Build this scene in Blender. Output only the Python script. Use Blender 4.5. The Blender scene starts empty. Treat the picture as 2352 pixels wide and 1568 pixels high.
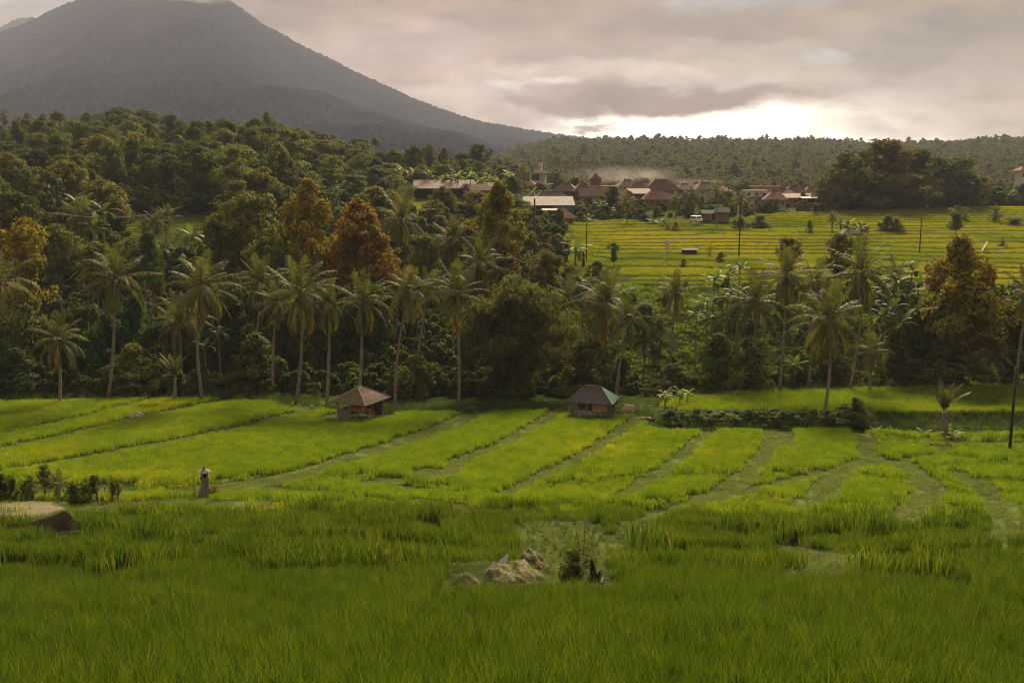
import bpy, math, random
import numpy as np
from mathutils import Vector
SC = bpy.context.scene
COL = SC.collection
RNG = np.random.default_rng(7)
# ---------------------------------------------------------------- camera geometry (photo measured on a 2352x1568 grid)
F = 2308.0
PITCH = math.atan(384/F)
SP, CP = math.sin(PITCH), math.cos(PITCH)
def ray(u, v):
    a = (u-1176)/F; b = -(v-784)/F
    return a, CP+b*SP, -SP+b*CP
def P(u, v, Y):
    a, y, z = ray(u, v); k = Y/y
    return Vector((a*k, Y, z*k))
def slope(v):
    a, y, z = ray(1176, v); return z/y
def sst(a, b, x):
    t = np.clip((x-a)/(b-a), 0, 1); return t*t*(3-2*t)
# ---------------------------------------------------------------- noise
def _h(ix, iy, s):
    n = (ix*374761393 + iy*668265263 + s*2147483647) & 0xffffffff
    n = ((n ^ (n >> 13))*1274126177) & 0xffffffff
    return ((n ^ (n >> 16)) & 0xffff)/65535.0
def vn(x, y, s=0):
    x = np.asarray(x, float); y = np.asarray(y, float)
    ix = np.floor(x).astype(np.int64); iy = np.floor(y).astype(np.int64)
    fx = x-ix; fy = y-iy; fx = fx*fx*(3-2*fx); fy = fy*fy*(3-2*fy)
    a = _h(ix, iy, s); b = _h(ix+1, iy, s); c = _h(ix, iy+1, s); d = _h(ix+1, iy+1, s)
    return (a*(1-fx)+b*fx)*(1-fy)+(c*(1-fx)+d*fx)*fy
def fbm(x, y, s=0, o=4):
    r = 0; a = .5
    for k in range(o):
        r = r+a*(vn(x, y, s+k)-.5); x = x*2.03; y = y*2.03; a *= .5
    return r
# ---------------------------------------------------------------- terrain
NEAR = [(1700, 12.5), (1568, 15.5), (1450, 21), (1352, 28), (1338, 33.5), (1250, 42), (1180, 52), (1125, 64), (1050, 78), (965, 98), (925, 110), (885, 124)]
YN = np.array([0, 6]+[y for v, y in NEAR]); ZN = np.array([-5.6, -6.0]+[y*slope(v) for v, y in NEAR])
def prof(extra):
    ys = np.concatenate([YN, [e[0] for e in extra]]); zs = np.concatenate([ZN, [e[1] for e in extra]])
    return ys, zs
PR = prof([(130, -29), (136, -34), (143, -34), (155, -29), (170, -22), (180, -19.9), (230, -17.2), (300, -13.9), (335, -11.3), (400, -9), (700, -7), (6000, -7)])
PC = prof([(130, -30), (136, -35), (143, -35), (160, -30), (180, -26), (250, -16), (320, -10), (400, -5), (700, 4), (6000, 4)])
PL = prof([(130, -30), (136, -34), (143, -34), (155, -30), (180, -21), (220, -12), (300, -4), (450, 13), (600, 17), (6000, 17)])
def Q(z, h, w=.22):
    k = np.floor(z/h); f = z/h-k
    return (k+sst(1-w, 1, f))*h
def uof(x, y, z):            # photo column of a world point
    d = y*CP - z*SP
    return 1176+F*x/np.maximum(d, 1)
def base(x, y):
    x = np.asarray(x, float); y = np.asarray(y, float)
    zr = np.interp(y, *PR); zc = np.interp(y, *PC); zl = np.interp(y, *PL)
    u = 1176+F*x/np.maximum(y*1.03, 1)
    a = sst(700, 960, u); b = sst(1130, 1330, u)
    z = (zl*(1-a)+zc*a)*(1-b)+zr*b
    return z, u
def G(x, y):
    x = np.asarray(x, float); y = np.asarray(y, float)
    z, u = base(x, y)
    # near terraces
    wn = sst(29, 34, y)*(1-sst(60, 68, y)); wn2 = sst(1960, 2040, u)*sst(29, 34, y)*(1-sst(118, 124, y))
    w = np.maximum(wn, wn2)
    zz = z+1.5*fbm(x/14, y/14, 3, 3)+0.35*fbm(x/4, y/4, 9, 2)
    z1 = z*(1-w)+(z*.72+Q(zz, 1.25, .16)*.28)*w
    z1 = z1-.62*(1-sst(28, 32, y))-.35*sst(28, 32, y)*(1-sst(122, 126, y))
    z1 = z1+(.85*fbm(x/11, y/4.2, 51, 2)+.35*fbm(x/5, y/2.2, 57, 2))*w*(1-sst(64, 74, y))
    # gentle fields
    z1 = z1+(.7*fbm(x/22, y/22, 11, 3))*sst(10, 30, y)*(1-sst(100, 112, y))*(1-w)
    # hedge dip
    z1 = z1-.9*sst(92, 96, y)*(1-sst(103.5, 105.5, y))*sst(1460, 1560, u)
    # ravine and hillside roughness
    wr = sst(124, 135, y)
    right = sst(1250, 1420, u)*sst(176, 184, y)*(1-sst(345, 365, y))
    ctr = sst(930, 980, u)*sst(280, 290, y)*(1-sst(345, 355, y))
    lf = sst(280, 310, u)*(1-sst(500, 540, u))*sst(205, 212, y)*(1-sst(236, 244, y))
    wt = np.maximum(np.maximum(right, ctr), lf)
    z1 = z1+wr*(1-wt)*(2.6*fbm(x/17, y/17, 21, 3)+1.2*fbm(x/5, y/5, 29, 2))
    zt = z1+1.9*fbm(x/55, y/32, 33, 3)+.30*fbm(x/12, y/10, 35, 2)
    z1 = z1*(1-wt)+Q(zt, .42, .3)*wt
    return z1
def band(x, y):
    z, u = base(x, y)
    zz = z+1.5*fbm(x/14, y/14, 3, 3)+0.35*fbm(x/4, y/4, 9, 2); zz = zz/1.25
    return zz-np.floor(zz)
def g1(x, y): return float(G(np.array([x]), np.array([y]))[0])
def hit(u, v, y0=9, y1=700, top=0.0):
    a, dy, dz = ray(u, v)
    ys = np.arange(y0, y1, .25); xs = a/dy*ys; zs = dz/dy*ys
    m = zs < G(xs, ys)+top
    if not m.any(): i = len(ys)-1
    else: i = int(np.argmax(m))
    return Vector((xs[i], ys[i], zs[i]))
# ---------------------------------------------------------------- banks (mown grass strips between the plots), traced, then carried to the ground
BANKS_D = [
 ([(-60,1012),(0,1000),(100,978),(200,955),(300,930),(345,920)], 1.0),
 ([(-60,1046),(0,1033),(150,1000),(300,965),(430,937),(505,922)], 1.6),
 ([(-60,1098),(0,1085),(200,1050),(400,1015),(560,980),(690,948),(745,930)], 1.7),
 ([(560,1112),(640,1102),(720,1080),(850,1040),(960,1004),(1040,975),(1110,942)], 2.2),
 ([(860,1110),(940,1103),(1040,1080),(1060,1058),(1150,1022),(1230,978),(1290,940)], 1.5),
 ([(1165,1135),(1240,1098),(1340,1048),(1460,968),(1490,950)], 1.45),
 ([(1430,1148),(1500,1098),(1600,1018),(1672,962)], 1.35),
 ([(1620,1150),(1690,1112),(1745,1062),(1778,1012),(1762,975)], 1.5),
 ([(1778,1012),(1808,1030),(1815,1000),(1795,970)], 1.0),
 ([(1640,1152),(1750,1124),(1850,1096),(1950,1070),(2000,1055)], 1.2),
 ([(1850,1165),(1905,1112),(1945,1082),(2000,1055),(1985,1010),(1950,985)], 1.6),
 ([(2050,1215),(2105,1165),(2135,1125),(2090,1080),(2065,1062)], 1.7),
 ([(2290,1250),(2322,1205),(2275,1145),(2200,1088)], 1.5),
 ([(2000,1055),(2060,1062),(2130,1050),(2180,1040)], .8),
 ([(560,1118),(800,1140),(1050,1165),(1250,1200),(1300,1215)], 1.3),
 ([(870,1112),(1000,1128),(1165,1137),(1300,1155),(1430,1168),(1520,1180),(1600,1150)], .8),
 ([(1845,1268),(1900,1282),(1965,1287)], 2.2),
 ([(1940,1290),(1885,1318),(1868,1345)], 1.8),
 ([(2085,1332),(2140,1350),(2210,1366)], 1.9),
 ([(1510,1182),(1450,1230),(1400,1262),(1330,1290)], 1.3),
 ([(1480,962),(1600,958),(1800,962),(1960,968),(2352,982),(2420,985)], .9),
 ([(1960,968),(2040,990),(2140,1012),(2352,1018),(2420,1020)], 1.0),
 ([(1470,932),(1700,922),(2000,920),(2352,914),(2420,912)], .6),
]
CLEAR_D = [  # cleared, grassy ground: centre u, v, radii in metres x, y
 (1290,1236,2.6,4.2), (1235,1278,1.3,2.6), (1205,1310,1.6,2.2), (1300,1300,1.7,3.6), (60,1165,6.5,4.5), (200,1168,4.0,3.2), (330,1150,4.5,2.4), (480,1128,2.8,2.6), (560,1160,2.6,2.4), (100,1130,7,1.8),
 (820,958,4.2,3.4), (1372,948,4.4,3.4), (990,1092,1.8,3.4), (2165,1030,1.4,1.6), (700,930,3.5,4), (1480,945,4.0,3.6)]
BANKS = [(np.array([hit(u, v)[:2] for u, v in p]), w) for p, w in BANKS_D]
CLEAR = [(hit(u, v)[:2], a, b) for u, v, a, b in CLEAR_D]
DITCH = np.array([hit(u, v)[:2] for u, v in [(-60,1275),(0,1290),(150,1315),(260,1345),(355,1372)]])
FURROWS = [np.array([hit(u, v)[:2] for u, v in p]) for p in [
 [(1930,1190),(1946,1202),(1981,1227),(2013,1241),(2046,1263),(2075,1268)], [(1700,1205),(1780,1225),(1856,1272),(1866,1300),(1873,1338)], [(1918,1300),(1967,1331),(1985,1350)], [(2070,1318),(2107,1335),(2160,1356),(2240,1362)],
 [(2150,1205),(2194,1223),(2247,1238),(2290,1236)], [(1560,1215),(1640,1222),(1740,1240),(1800,1262)], [(1450,1255),(1540,1268),(1640,1290),(1720,1300)], [(1995,1180),(2060,1196),(2120,1210)], [(2280,1290),(2352,1302),(2440,1310)],
 [(-60,1215),(60,1222),(180,1232),(330,1252),(470,1262)], [(300,1190),(430,1205),(560,1212),(700,1228)], [(620,1180),(760,1190),(900,1205),(1040,1232)], [(560,1272),(700,1285),(850,1290),(960,1300)], [(760,1240),(900,1252),(1040,1272),(1100,1275)], [(120,1262),(260,1285),(380,1300)]]]
def furrow(x, y):
    d = np.full(np.shape(x), 99.); m = (np.asarray(y) > 29) & (np.asarray(y) < 62); xs = np.asarray(x)[m]; ys_ = np.asarray(y)[m]; dm = np.full(xs.shape, 99.)
    for pl in FURROWS: dm = np.minimum(dm, dseg(xs, ys_, pl))
    d[m] = dm+.25*fbm(xs/1.5, ys_/1.5, 19, 2); return d
def dseg(x, y, pl):
    d = np.full(x.shape, 1e9)
    for (ax, ay), (bx, by) in zip(pl[:-1], pl[1:]):
        vx, vy = bx-ax, by-ay; L = vx*vx+vy*vy+1e-9
        t = np.clip(((x-ax)*vx+(y-ay)*vy)/L, 0, 1)
        d = np.minimum(d, np.hypot(x-ax-t*vx, y-ay-t*vy))
    return d
def mown(x, y):
    """>0 inside a bank or clearing (1 in the middle)"""
    x = np.asarray(x, float); y = np.asarray(y, float)
    m = np.zeros(x.shape); near = (y > 14) & (y < 126)
    xs = x[near]; ys = y[near]; mm = np.zeros(xs.shape)
    wob = .5*fbm(xs/2.3, ys/2.3, 77, 2)
    for pl, w in BANKS:
        mm = np.maximum(mm, 1-(dseg(xs, ys, pl)+wob)/(w*.74))
    for (cx, cy), a, b in CLEAR:
        mm = np.maximum(mm, 1.0-(np.hypot((xs-cx)/a, (ys-cy)/b)+wob*.5))
    m[near] = np.clip(mm, 0, 1)
    return m
# ---------------------------------------------------------------- mesh helpers
def mesh(name, v, f, mats=(), mi=None, smooth=False):
    me = bpy.data.meshes.new(name)
    v = np.asarray(v, np.float32); f = np.asarray(f, np.int32)
    k = f.shape[1]
    me.vertices.add(len(v)); me.vertices.foreach_set('co', v.ravel())
    me.loops.add(f.size); me.loops.foreach_set('vertex_index', f.ravel())
    me.polygons.add(len(f))
    me.polygons.foreach_set('loop_start', np.arange(0, f.size, k, dtype=np.int32))
    me.polygons.foreach_set('loop_total', np.full(len(f), k, np.int32))
    for m in mats: me.materials.append(m)
    if mi is not None: me.polygons.foreach_set('material_index', np.asarray(mi, np.int32))
    me.polygons.foreach_set('use_smooth', np.full(len(f), smooth))
    me.update(); me.validate()
    return me
def ob(name, me, parent=None, loc=None):
    o = bpy.data.objects.new(name, me); COL.objects.link(o)
    if parent: o.parent = parent
    if loc is not None: o.location = loc
    return o
def tag(o, label=None, cat=None, group=None, kind=None):
    if label: o['label'] = label
    if cat: o['category'] = cat
    if group: o['group'] = group
    if kind: o['kind'] = kind
    return o
def empty(name, loc, label, cat, group=None, rz=0):
    o = bpy.data.objects.new(name, None); COL.objects.link(o); o.location = loc; o.rotation_euler = (0, 0, rz)
    o.empty_display_size = .2
    return tag(o, label, cat, group)
class MB:
    """collects boxes, prisms and tubes into one mesh"""
    def __init__(s): s.v = []; s.f = []
    def add(s, vs, fs):
        n = len(s.v); s.v += [tuple(p) for p in vs]; s.f += [tuple(i+n for i in q) for q in fs]; return s
    def box(s, x0, x1, y0, y1, z0, z1, tp=0, rz=0, c=(0, 0)):
        vs = [(x0, y0, z0), (x1, y0, z0), (x1, y1, z0), (x0, y1, z0), (x0+tp, y0+tp, z1), (x1-tp, y0+tp, z1), (x1-tp, y1-tp, z1), (x0+tp, y1-tp, z1)]
        if rz:
            ca, sa = math.cos(rz), math.sin(rz)
            vs = [(c[0]+(x-c[0])*ca-(y-c[1])*sa, c[1]+(x-c[0])*sa+(y-c[1])*ca, z) for x, y, z in vs]
        return s.add(vs, [(3, 2, 1, 0), (4, 5, 6, 7), (0, 1, 5, 4), (1, 2, 6, 5), (2, 3, 7, 6), (3, 0, 4, 7)])
    def tube(s, pts, rs, n=8):
        pts = [Vector(p) for p in pts]; base = len(s.v)
        if not hasattr(rs, '__len__'): rs = [rs]*len(pts)
        for i, p in enumerate(pts):
            d = (pts[min(i+1, len(pts)-1)]-pts[max(i-1, 0)]).normalized()
            a = d.cross(Vector((0, 1, 0)) if abs(d.y) < .9 else Vector((1, 0, 0))).normalized(); b = d.cross(a)
            for k in range(n):
                t = 2*math.pi*k/n; s.v.append(tuple(p+(a*math.cos(t)+b*math.sin(t))*rs[i]))
        for i in range(len(pts)-1):
            for k in range(n):
                q = base+i*n; s.f.append((q+k, q+(k+1) % n, q+n+(k+1) % n, q+n+k))
        s.f.append(tuple(base+k for k in range(n))[::-1]); s.f.append(tuple(base+(len(pts)-1)*n+k for k in range(n)))
        return s
    def lathe(s, prof, n=12, c=(0, 0)):
        b = len(s.v)
        for r, z in prof:
            for k in range(n):
                t = 2*math.pi*(k+.5)/n; s.v.append((c[0]+r*math.cos(t), c[1]+r*math.sin(t), z))
        for i in range(len(prof)-1):
            for k in range(n):
                q = b+i*n; s.f.append((q+k, q+(k+1) % n, q+n+(k+1) % n, q+n+k))
        s.f.append(tuple(b+k for k in range(n))[::-1]); s.f.append(tuple(b+(len(prof)-1)*n+k for k in range(n)))
        return s
    def build(s, name, mat, parent=None, smooth=False, loc=None, bevel=0):
        me = bpy.data.meshes.new(name); me.from_pydata(s.v, [], s.f); me.materials.append(mat)
        if smooth: me.polygons.foreach_set('use_smooth', [True]*len(me.polygons))
        me.update()
        o = ob(name, me, parent, loc)
        if bevel:
            m = o.modifiers.new('b', 'BEVEL'); m.width = bevel; m.segments = 2; m.limit_method = 'ANGLE'
        return o
def rhomb(c, a, b):
    n = len(c); v = np.empty((n, 4, 3)); v[:, 0] = c-a; v[:, 1] = c+b; v[:, 2] = c+a; v[:, 3] = c-b
    return v.reshape(-1, 3), np.arange(n*4).reshape(n, 4)
def unit(v): return v/np.maximum(np.linalg.norm(v, axis=-1, keepdims=True), 1e-9)
# ---------------------------------------------------------------- materials
def nt(name):
    m = bpy.data.materials.new(name); m.use_nodes = True; t = m.node_tree; t.nodes.clear()
    o = t.nodes.new('ShaderNodeOutputMaterial'); return m, t, o
def N(t, ty, **k):
    n = t.nodes.new(ty)
    for a, b in k.items(): setattr(n, a, b)
    return n
def mixc(t, fac, a, b, mode='MIX'):
    n = N(t, 'ShaderNodeMix', data_type='RGBA', blend_type=mode)
    for s, val in ((n.inputs[0], fac), (n.inputs[6], a), (n.inputs[7], b)):
        if hasattr(val, 'links') or isinstance(val, bpy.types.NodeSocket): t.links.new(val, s)
        elif isinstance(val, (int, float)): s.default_value = val
        else: s.default_value = (*val, 1)
    return n.outputs[2]
def mth(t, op, a, b=None, c=None, clamp=False):
    n = N(t, 'ShaderNodeMath', operation=op); n.use_clamp = clamp
    for s, val in zip(n.inputs, (a, b, c)):
        if val is None: continue
        if isinstance(val, bpy.types.NodeSocket): t.links.new(val, s)
        else: s.default_value = val
    return n.outputs[0]
def noise(t, vec, scale, detail=3, rough=.5):
    n = N(t, 'ShaderNodeTexNoise'); n.inputs['Scale'].default_value = scale; n.inputs['Detail'].default_value = detail; n.inputs['Roughness'].default_value = rough
    if vec is not None: t.links.new(vec, n.inputs['Vector'])
    return n.outputs['Fac']
def mrange(t, val, a, b, c=0, d=1):
    n = N(t, 'ShaderNodeMapRange'); t.links.new(val, n.inputs[0])
    for i, x in zip((1, 2, 3, 4), (a, b, c, d)): n.inputs[i].default_value = x
    return n.outputs[0]
def leafmat(name, c1, c2, c3=None, trans=.3, rough=.7, sc=.35, spec=.06, big=None, straw=False):
    """c1..c2 by leaf, c3 in patches"""
    m, t, o = nt(name)
    geo = N(t, 'ShaderNodeNewGeometry'); oi = N(t, 'ShaderNodeObjectInfo')
    col = mixc(t, geo.outputs['Random Per Island'], c1, c2)
    if c3:
        nz = noise(t, geo.outputs['Position'], sc, 3)
        col = mixc(t, mrange(t, nz, .48, .64), col, c3)
    if big:
        nz = noise(t, geo.outputs['Position'], big[1], 2)
        col = mixc(t, mrange(t, nz, .42, .62), col, big[0])
    if straw: col = mixc(t, mth(t, 'GREATER_THAN', geo.outputs['Random Per Island'], .965), col, (.20, .20, .045))
    hs = N(t, 'ShaderNodeHueSaturation'); t.links.new(col, hs.inputs['Color'])
    t.links.new(mrange(t, oi.outputs['Random'], 0, 1, .482, .518), hs.inputs['Hue'])
    t.links.new(mrange(t, oi.outputs['Random'], 0, 1, 1.2, .8), hs.inputs['Value'])
    p = N(t, 'ShaderNodeBsdfPrincipled'); p.inputs['Roughness'].default_value = rough; p.inputs['Specular IOR Level'].default_value = spec
    tr = N(t, 'ShaderNodeBsdfTranslucent'); mx = N(t, 'ShaderNodeMixShader'); mx.inputs[0].default_value = trans
    t.links.new(hs.outputs[0], p.inputs['Base Color'])
    tc = mixc(t, 1, hs.outputs[0], (1.25, 1.25, .55), 'MULTIPLY'); t.links.new(tc, tr.inputs['Color'])
    t.links.new(p.outputs[0], mx.inputs[1]); t.links.new(tr.outputs[0], mx.inputs[2]); t.links.new(mx.outputs[0], o.inputs[0])
    return m
def simple(name, c1, c2=None, scale=2.0, rough=.8, bump=0, spec=.2, brick=None, wave=None, metal=0):
    m, t, o = nt(name)
    tc = N(t, 'ShaderNodeTexCoord'); oi = N(t, 'ShaderNodeObjectInfo')
    p = N(t, 'ShaderNodeBsdfPrincipled'); p.inputs['Roughness'].default_value = rough; p.inputs['Specular IOR Level'].default_value = spec; p.inputs['Metallic'].default_value = metal
    nz = noise(t, tc.outputs['Object'], scale, 5, .62)
    col = mixc(t, mrange(t, nz, .35, .65), c1, c2 or [x*.6 for x in c1])
    h = nz
    if brick:
        b = N(t, 'ShaderNodeTexBrick'); t.links.new(tc.outputs['Object'], b.inputs['Vector'])
        b.inputs['Scale'].default_value = 1; b.inputs['Brick Width'].default_value = brick[0]; b.inputs['Row Height'].default_value = brick[1]; b.inputs['Mortar Size'].default_value = brick[2]
        b.inputs['Color1'].default_value = (1, 1, 1, 1); b.inputs['Color2'].default_value = (.6, .6, .6, 1); b.inputs['Mortar'].default_value = (.25, .25, .25, 1)
        if len(brick) > 3:
            mp = N(t, 'ShaderNodeMapping'); mp.inputs['Rotation'].default_value = brick[3]; t.links.new(tc.outputs['Object'], mp.inputs[0]); t.links.new(mp.outputs[0], b.inputs['Vector'])
        col = mixc(t, 1, col, b.outputs['Color'], 'MULTIPLY')
    if wave:
        wv = N(t, 'ShaderNodeTexWave', bands_direction=wave[0]); wv.inputs['Scale'].default_value = wave[1]; wv.inputs['Distortion'].default_value = .3
        t.links.new(tc.outputs['Object'], wv.inputs['Vector']); h = wv.outputs['Fac']
        col = mixc(t, mth(t, 'MULTIPLY', wv.outputs['Fac'], .45), col, [x*.55 for x in c1])
    hs = N(t, 'ShaderNodeHueSaturation'); t.links.new(col, hs.inputs['Color']); t.links.new(mrange(t, oi.outputs['Random'], 0, 1, .85, 1.15), hs.inputs['Value'])
    t.links.new(hs.outputs[0], p.inputs['Base Color'])
    if bump:
        bp = N(t, 'ShaderNodeBump'); bp.inputs['Strength'].default_value = bump; bp.inputs['Distance'].default_value = .05
        t.links.new(h, bp.inputs['Height']); t.links.new(bp.outputs[0], p.inputs['Normal'])
    t.links.new(p.outputs[0], o.inputs[0])
    return m
# ---------------------------------------------------------------- materials used everywhere
M = {}
M['rice_front'] = leafmat('rice_front', (.050, .092, .010), (.115, .165, .015), (.070, .112, .010), straw=True, trans=.36, rough=.7, sc=.25)
M['rice_mid'] = leafmat('rice_mid', (.120, .195, .014), (.225, .305, .020), (.285, .320, .018), trans=.36, rough=.7, sc=.07, big=((.165, .250, .016), .035))
M['rice_far'] = leafmat('rice_far', (.150, .205, .016), (.270, .300, .022), (.120, .170, .016), trans=.34, rough=.55, sc=.05, big=((.31, .30, .018), .022))
M['bank_grass'] = leafmat('bank_grass', (.105, .145, .030), (.180, .210, .045), (.09, .14, .035), trans=.3, rough=.6, sc=.4)
M['weed'] = leafmat('weed', (.030, .070, .010), (.090, .140, .020), (.05, .10, .015), trans=.3, sc=.5)
L = dict(dark=((.045, .066, .018), (.090, .115, .028)), mid=((.070, .100, .022), (.135, .165, .036)), olive=((.110, .120, .024), (.185, .180, .038)),
 gold=((.150, .135, .016), (.260, .220, .026)), orange=((.155, .108, .020), (.245, .170, .032)), brown=((.110, .095, .026), (.180, .150, .038)), light=((.090, .135, .030), (.165, .205, .050)), bamboo=((.060, .078, .028), (.135, .145, .050)),
 yellow=((.30, .25, .02), (.45, .33, .03)), red=((.12, .012, .02), (.25, .03, .03)), vine=((.045, .092, .022), (.080, .140, .032)), hazy=((.065, .076, .030), (.120, .122, .046)))
for k, (a, b) in L.items(): M['leaf_'+k] = leafmat('leaf_'+k, a, b, trans=.33, rough=.75)
M['banana'] = leafmat('banana', (.045, .085, .022), (.100, .145, .045), trans=.35, rough=.6, spec=.10)
M['banana_light'] = leafmat('banana_light', (.11, .15, .03), (.20, .23, .06), trans=.4, rough=.6, spec=.10)
M['frond'] = leafmat('frond', (.055, .070, .022), (.128, .134, .050), trans=.3, rough=.6, spec=.12)
M['frond_old'] = leafmat('frond_old', (.13, .085, .02), (.20, .145, .035), trans=.25)
M['frond_yellow'] = leafmat('frond_yellow', (.20, .17, .02), (.36, .27, .04), trans=.35)
M['rachis'] = simple('rachis', (.22, .17, .05), (.14, .13, .04), 3)
M['palm_bark'] = simple('palm_bark', (.30, .26, .21), (.15, .13, .10), 2.5, .9, .6, wave=('Z', 1.6))
M['bark'] = simple('bark', (.16, .13, .10), (.08, .065, .05), 2.5, .9, .5)
M['pale_bark'] = simple('pale_bark', (.32, .29, .24), (.18, .16, .13), 2.0, .9, .5)
M['culm'] = simple('culm', (.20, .17, .05), (.11, .12, .03), 2.0, .5)
M['coconut'] = simple('coconut', (.28, .17, .05), (.16, .12, .03), 4.0, .6)
M['stone'] = simple('stone', (.30, .29, .27), (.13, .125, .12), 6, .95, .8)
M['rock'] = simple('rock', (.24, .23, .22), (.11, .105, .10), 3, .95, .8)
M['black_stone'] = simple('black_stone', (.035, .035, .037), (.015, .015, .016), 5, .8, .5)
M['wood'] = simple('wood', (.16, .12, .08), (.08, .06, .04), 3, .9, .5)
M['grey_wood'] = simple('grey_wood', (.26, .24, .21), (.14, .13, .115), 3, .9, .5)
M['concrete'] = simple('concrete', (.34, .33, .31), (.20, .19, .18), 3, .9, .4)
M['pole'] = simple('pole', (.045, .038, .032), (.025, .022, .02), 2, .8)
M['earth'] = simple('earth', (.13, .07, .04), (.06, .035, .02), 4, .95, 1.0)
# ---------------------------------------------------------------- prototypes
PROTO = bpy.data.collections.new('prototypes')      # never linked: sources of the scattered ground cover only
def proto_col(name, meshes):
    c = bpy.data.collections.new(name)
    for i, me in enumerate(meshes):
        o = bpy.data.objects.new('%s_%02d' % (name, i), me); c.objects.link(o)
    return c
def blades(n, h, rad, w, seg, lean, seed, hv=.25, flat=False):
    r = np.random.default_rng(seed)
    if flat: x0 = (r.random((n, 2))-.5)*2*rad
    else:
        a = r.random(n)*6.283; q = np.sqrt(r.random(n))*rad; x0 = np.stack([np.cos(a)*q, np.sin(a)*q], 1)
    H = h*(1+hv*(r.random(n)*2-1.4))
    az = r.random(n)*6.283; ln = lean*(.25+r.random(n))*H
    wd = w*(.7+.6*r.random(n)); face = r.random(n)*6.283
    V = np.zeros((n, seg+1, 2, 3))
    for i in range(seg+1):
        s = i/seg
        cx = x0[:, 0]+np.cos(az)*ln*s**2; cy = x0[:, 1]+np.sin(az)*ln*s**2; cz = H*(s-.12*lean*s**3*4)
        ww = wd*(1-.88*s**1.6)*.5*(.6+.4*min(1, s*4))
        for k, sg in ((0, -1), (1, 1)):
            V[:, i, k, 0] = cx+np.cos(face)*ww*sg; V[:, i, k, 1] = cy+np.sin(face)*ww*sg; V[:, i, k, 2] = cz
    V = V.reshape(n, -1, 3); f = []
    for i in range(seg):
        f.append([2*i, 2*i+1, 2*i+3, 2*i+2])
    f = (np.array(f)[None]+(np.arange(n)*(seg+1)*2)[:, None, None]).reshape(-1, 4)
    return V.reshape(-1, 3), f
def blade_protos(name, k, mat, *a, **kw):
    out = []
    for i in range(k):
        v, f = blades(*a, seed=100+i*7, **kw); out.append(mesh('%s_%d' % (name, i), v, f, [M[mat]]))
    return out
def scatter(name, label, pts, rz, sc, idx, col, tilt=None, kind='stuff'):
    n = len(pts)
    me = bpy.data.meshes.new(name); me.vertices.add(n); me.vertices.foreach_set('co', np.asarray(pts, np.float32).ravel())
    at = me.attributes.new('rot', 'FLOAT_VECTOR', 'POINT')
    R = np.zeros((n, 3), np.float32); R[:, 2] = rz
    if tilt is not None: R[:, 0] = tilt[:, 0]; R[:, 1] = tilt[:, 1]
    at.data.foreach_set('vector', R.ravel())
    at = me.attributes.new('siz', 'FLOAT', 'POINT'); at.data.foreach_set('value', np.asarray(sc, np.float32))
    at = me.attributes.new('idx', 'INT', 'POINT'); at.data.foreach_set('value', np.asarray(idx, np.int32))
    o = ob(name, me); tag(o, label, None, None, kind)
    g = bpy.data.node_groups.new(name, 'GeometryNodeTree')
    g.interface.new_socket('Geometry', in_out='INPUT', socket_type='NodeSocketGeometry')
    g.interface.new_socket('Geometry', in_out='OUTPUT', socket_type='NodeSocketGeometry')
    gi = g.nodes.new('NodeGroupInput'); go = g.nodes.new('NodeGroupOutput'); ip = g.nodes.new('GeometryNodeInstanceOnPoints')
    ci = g.nodes.new('GeometryNodeCollectionInfo'); ci.inputs['Collection'].default_value = col; ci.inputs['Separate Children'].default_value = True; ci.inputs['Reset Children'].default_value = True
    def na(nm, ty):
        q = g.nodes.new('GeometryNodeInputNamedAttribute'); q.data_type = ty; q.inputs[0].default_value = nm
        return [s for s in q.outputs if s.enabled and s.name == 'Attribute'][0]
    er = g.nodes.new('FunctionNodeEulerToRotation')
    L_ = g.links.new
    L_(gi.outputs[0], ip.inputs['Points']); L_(ci.outputs[0], ip.inputs['Instance']); ip.inputs['Pick Instance'].default_value = True
    L_(na('idx', 'INT'), ip.inputs['Instance Index']); L_(na('rot', 'FLOAT_VECTOR'), er.inputs[0]); L_(er.outputs[0], ip.inputs['Rotation'])
    L_(na('siz', 'FLOAT'), ip.inputs['Scale']); L_(ip.outputs[0], go.inputs[0])
    md = o.modifiers.new('scatter', 'NODES'); md.node_group = g
    return o
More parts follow.
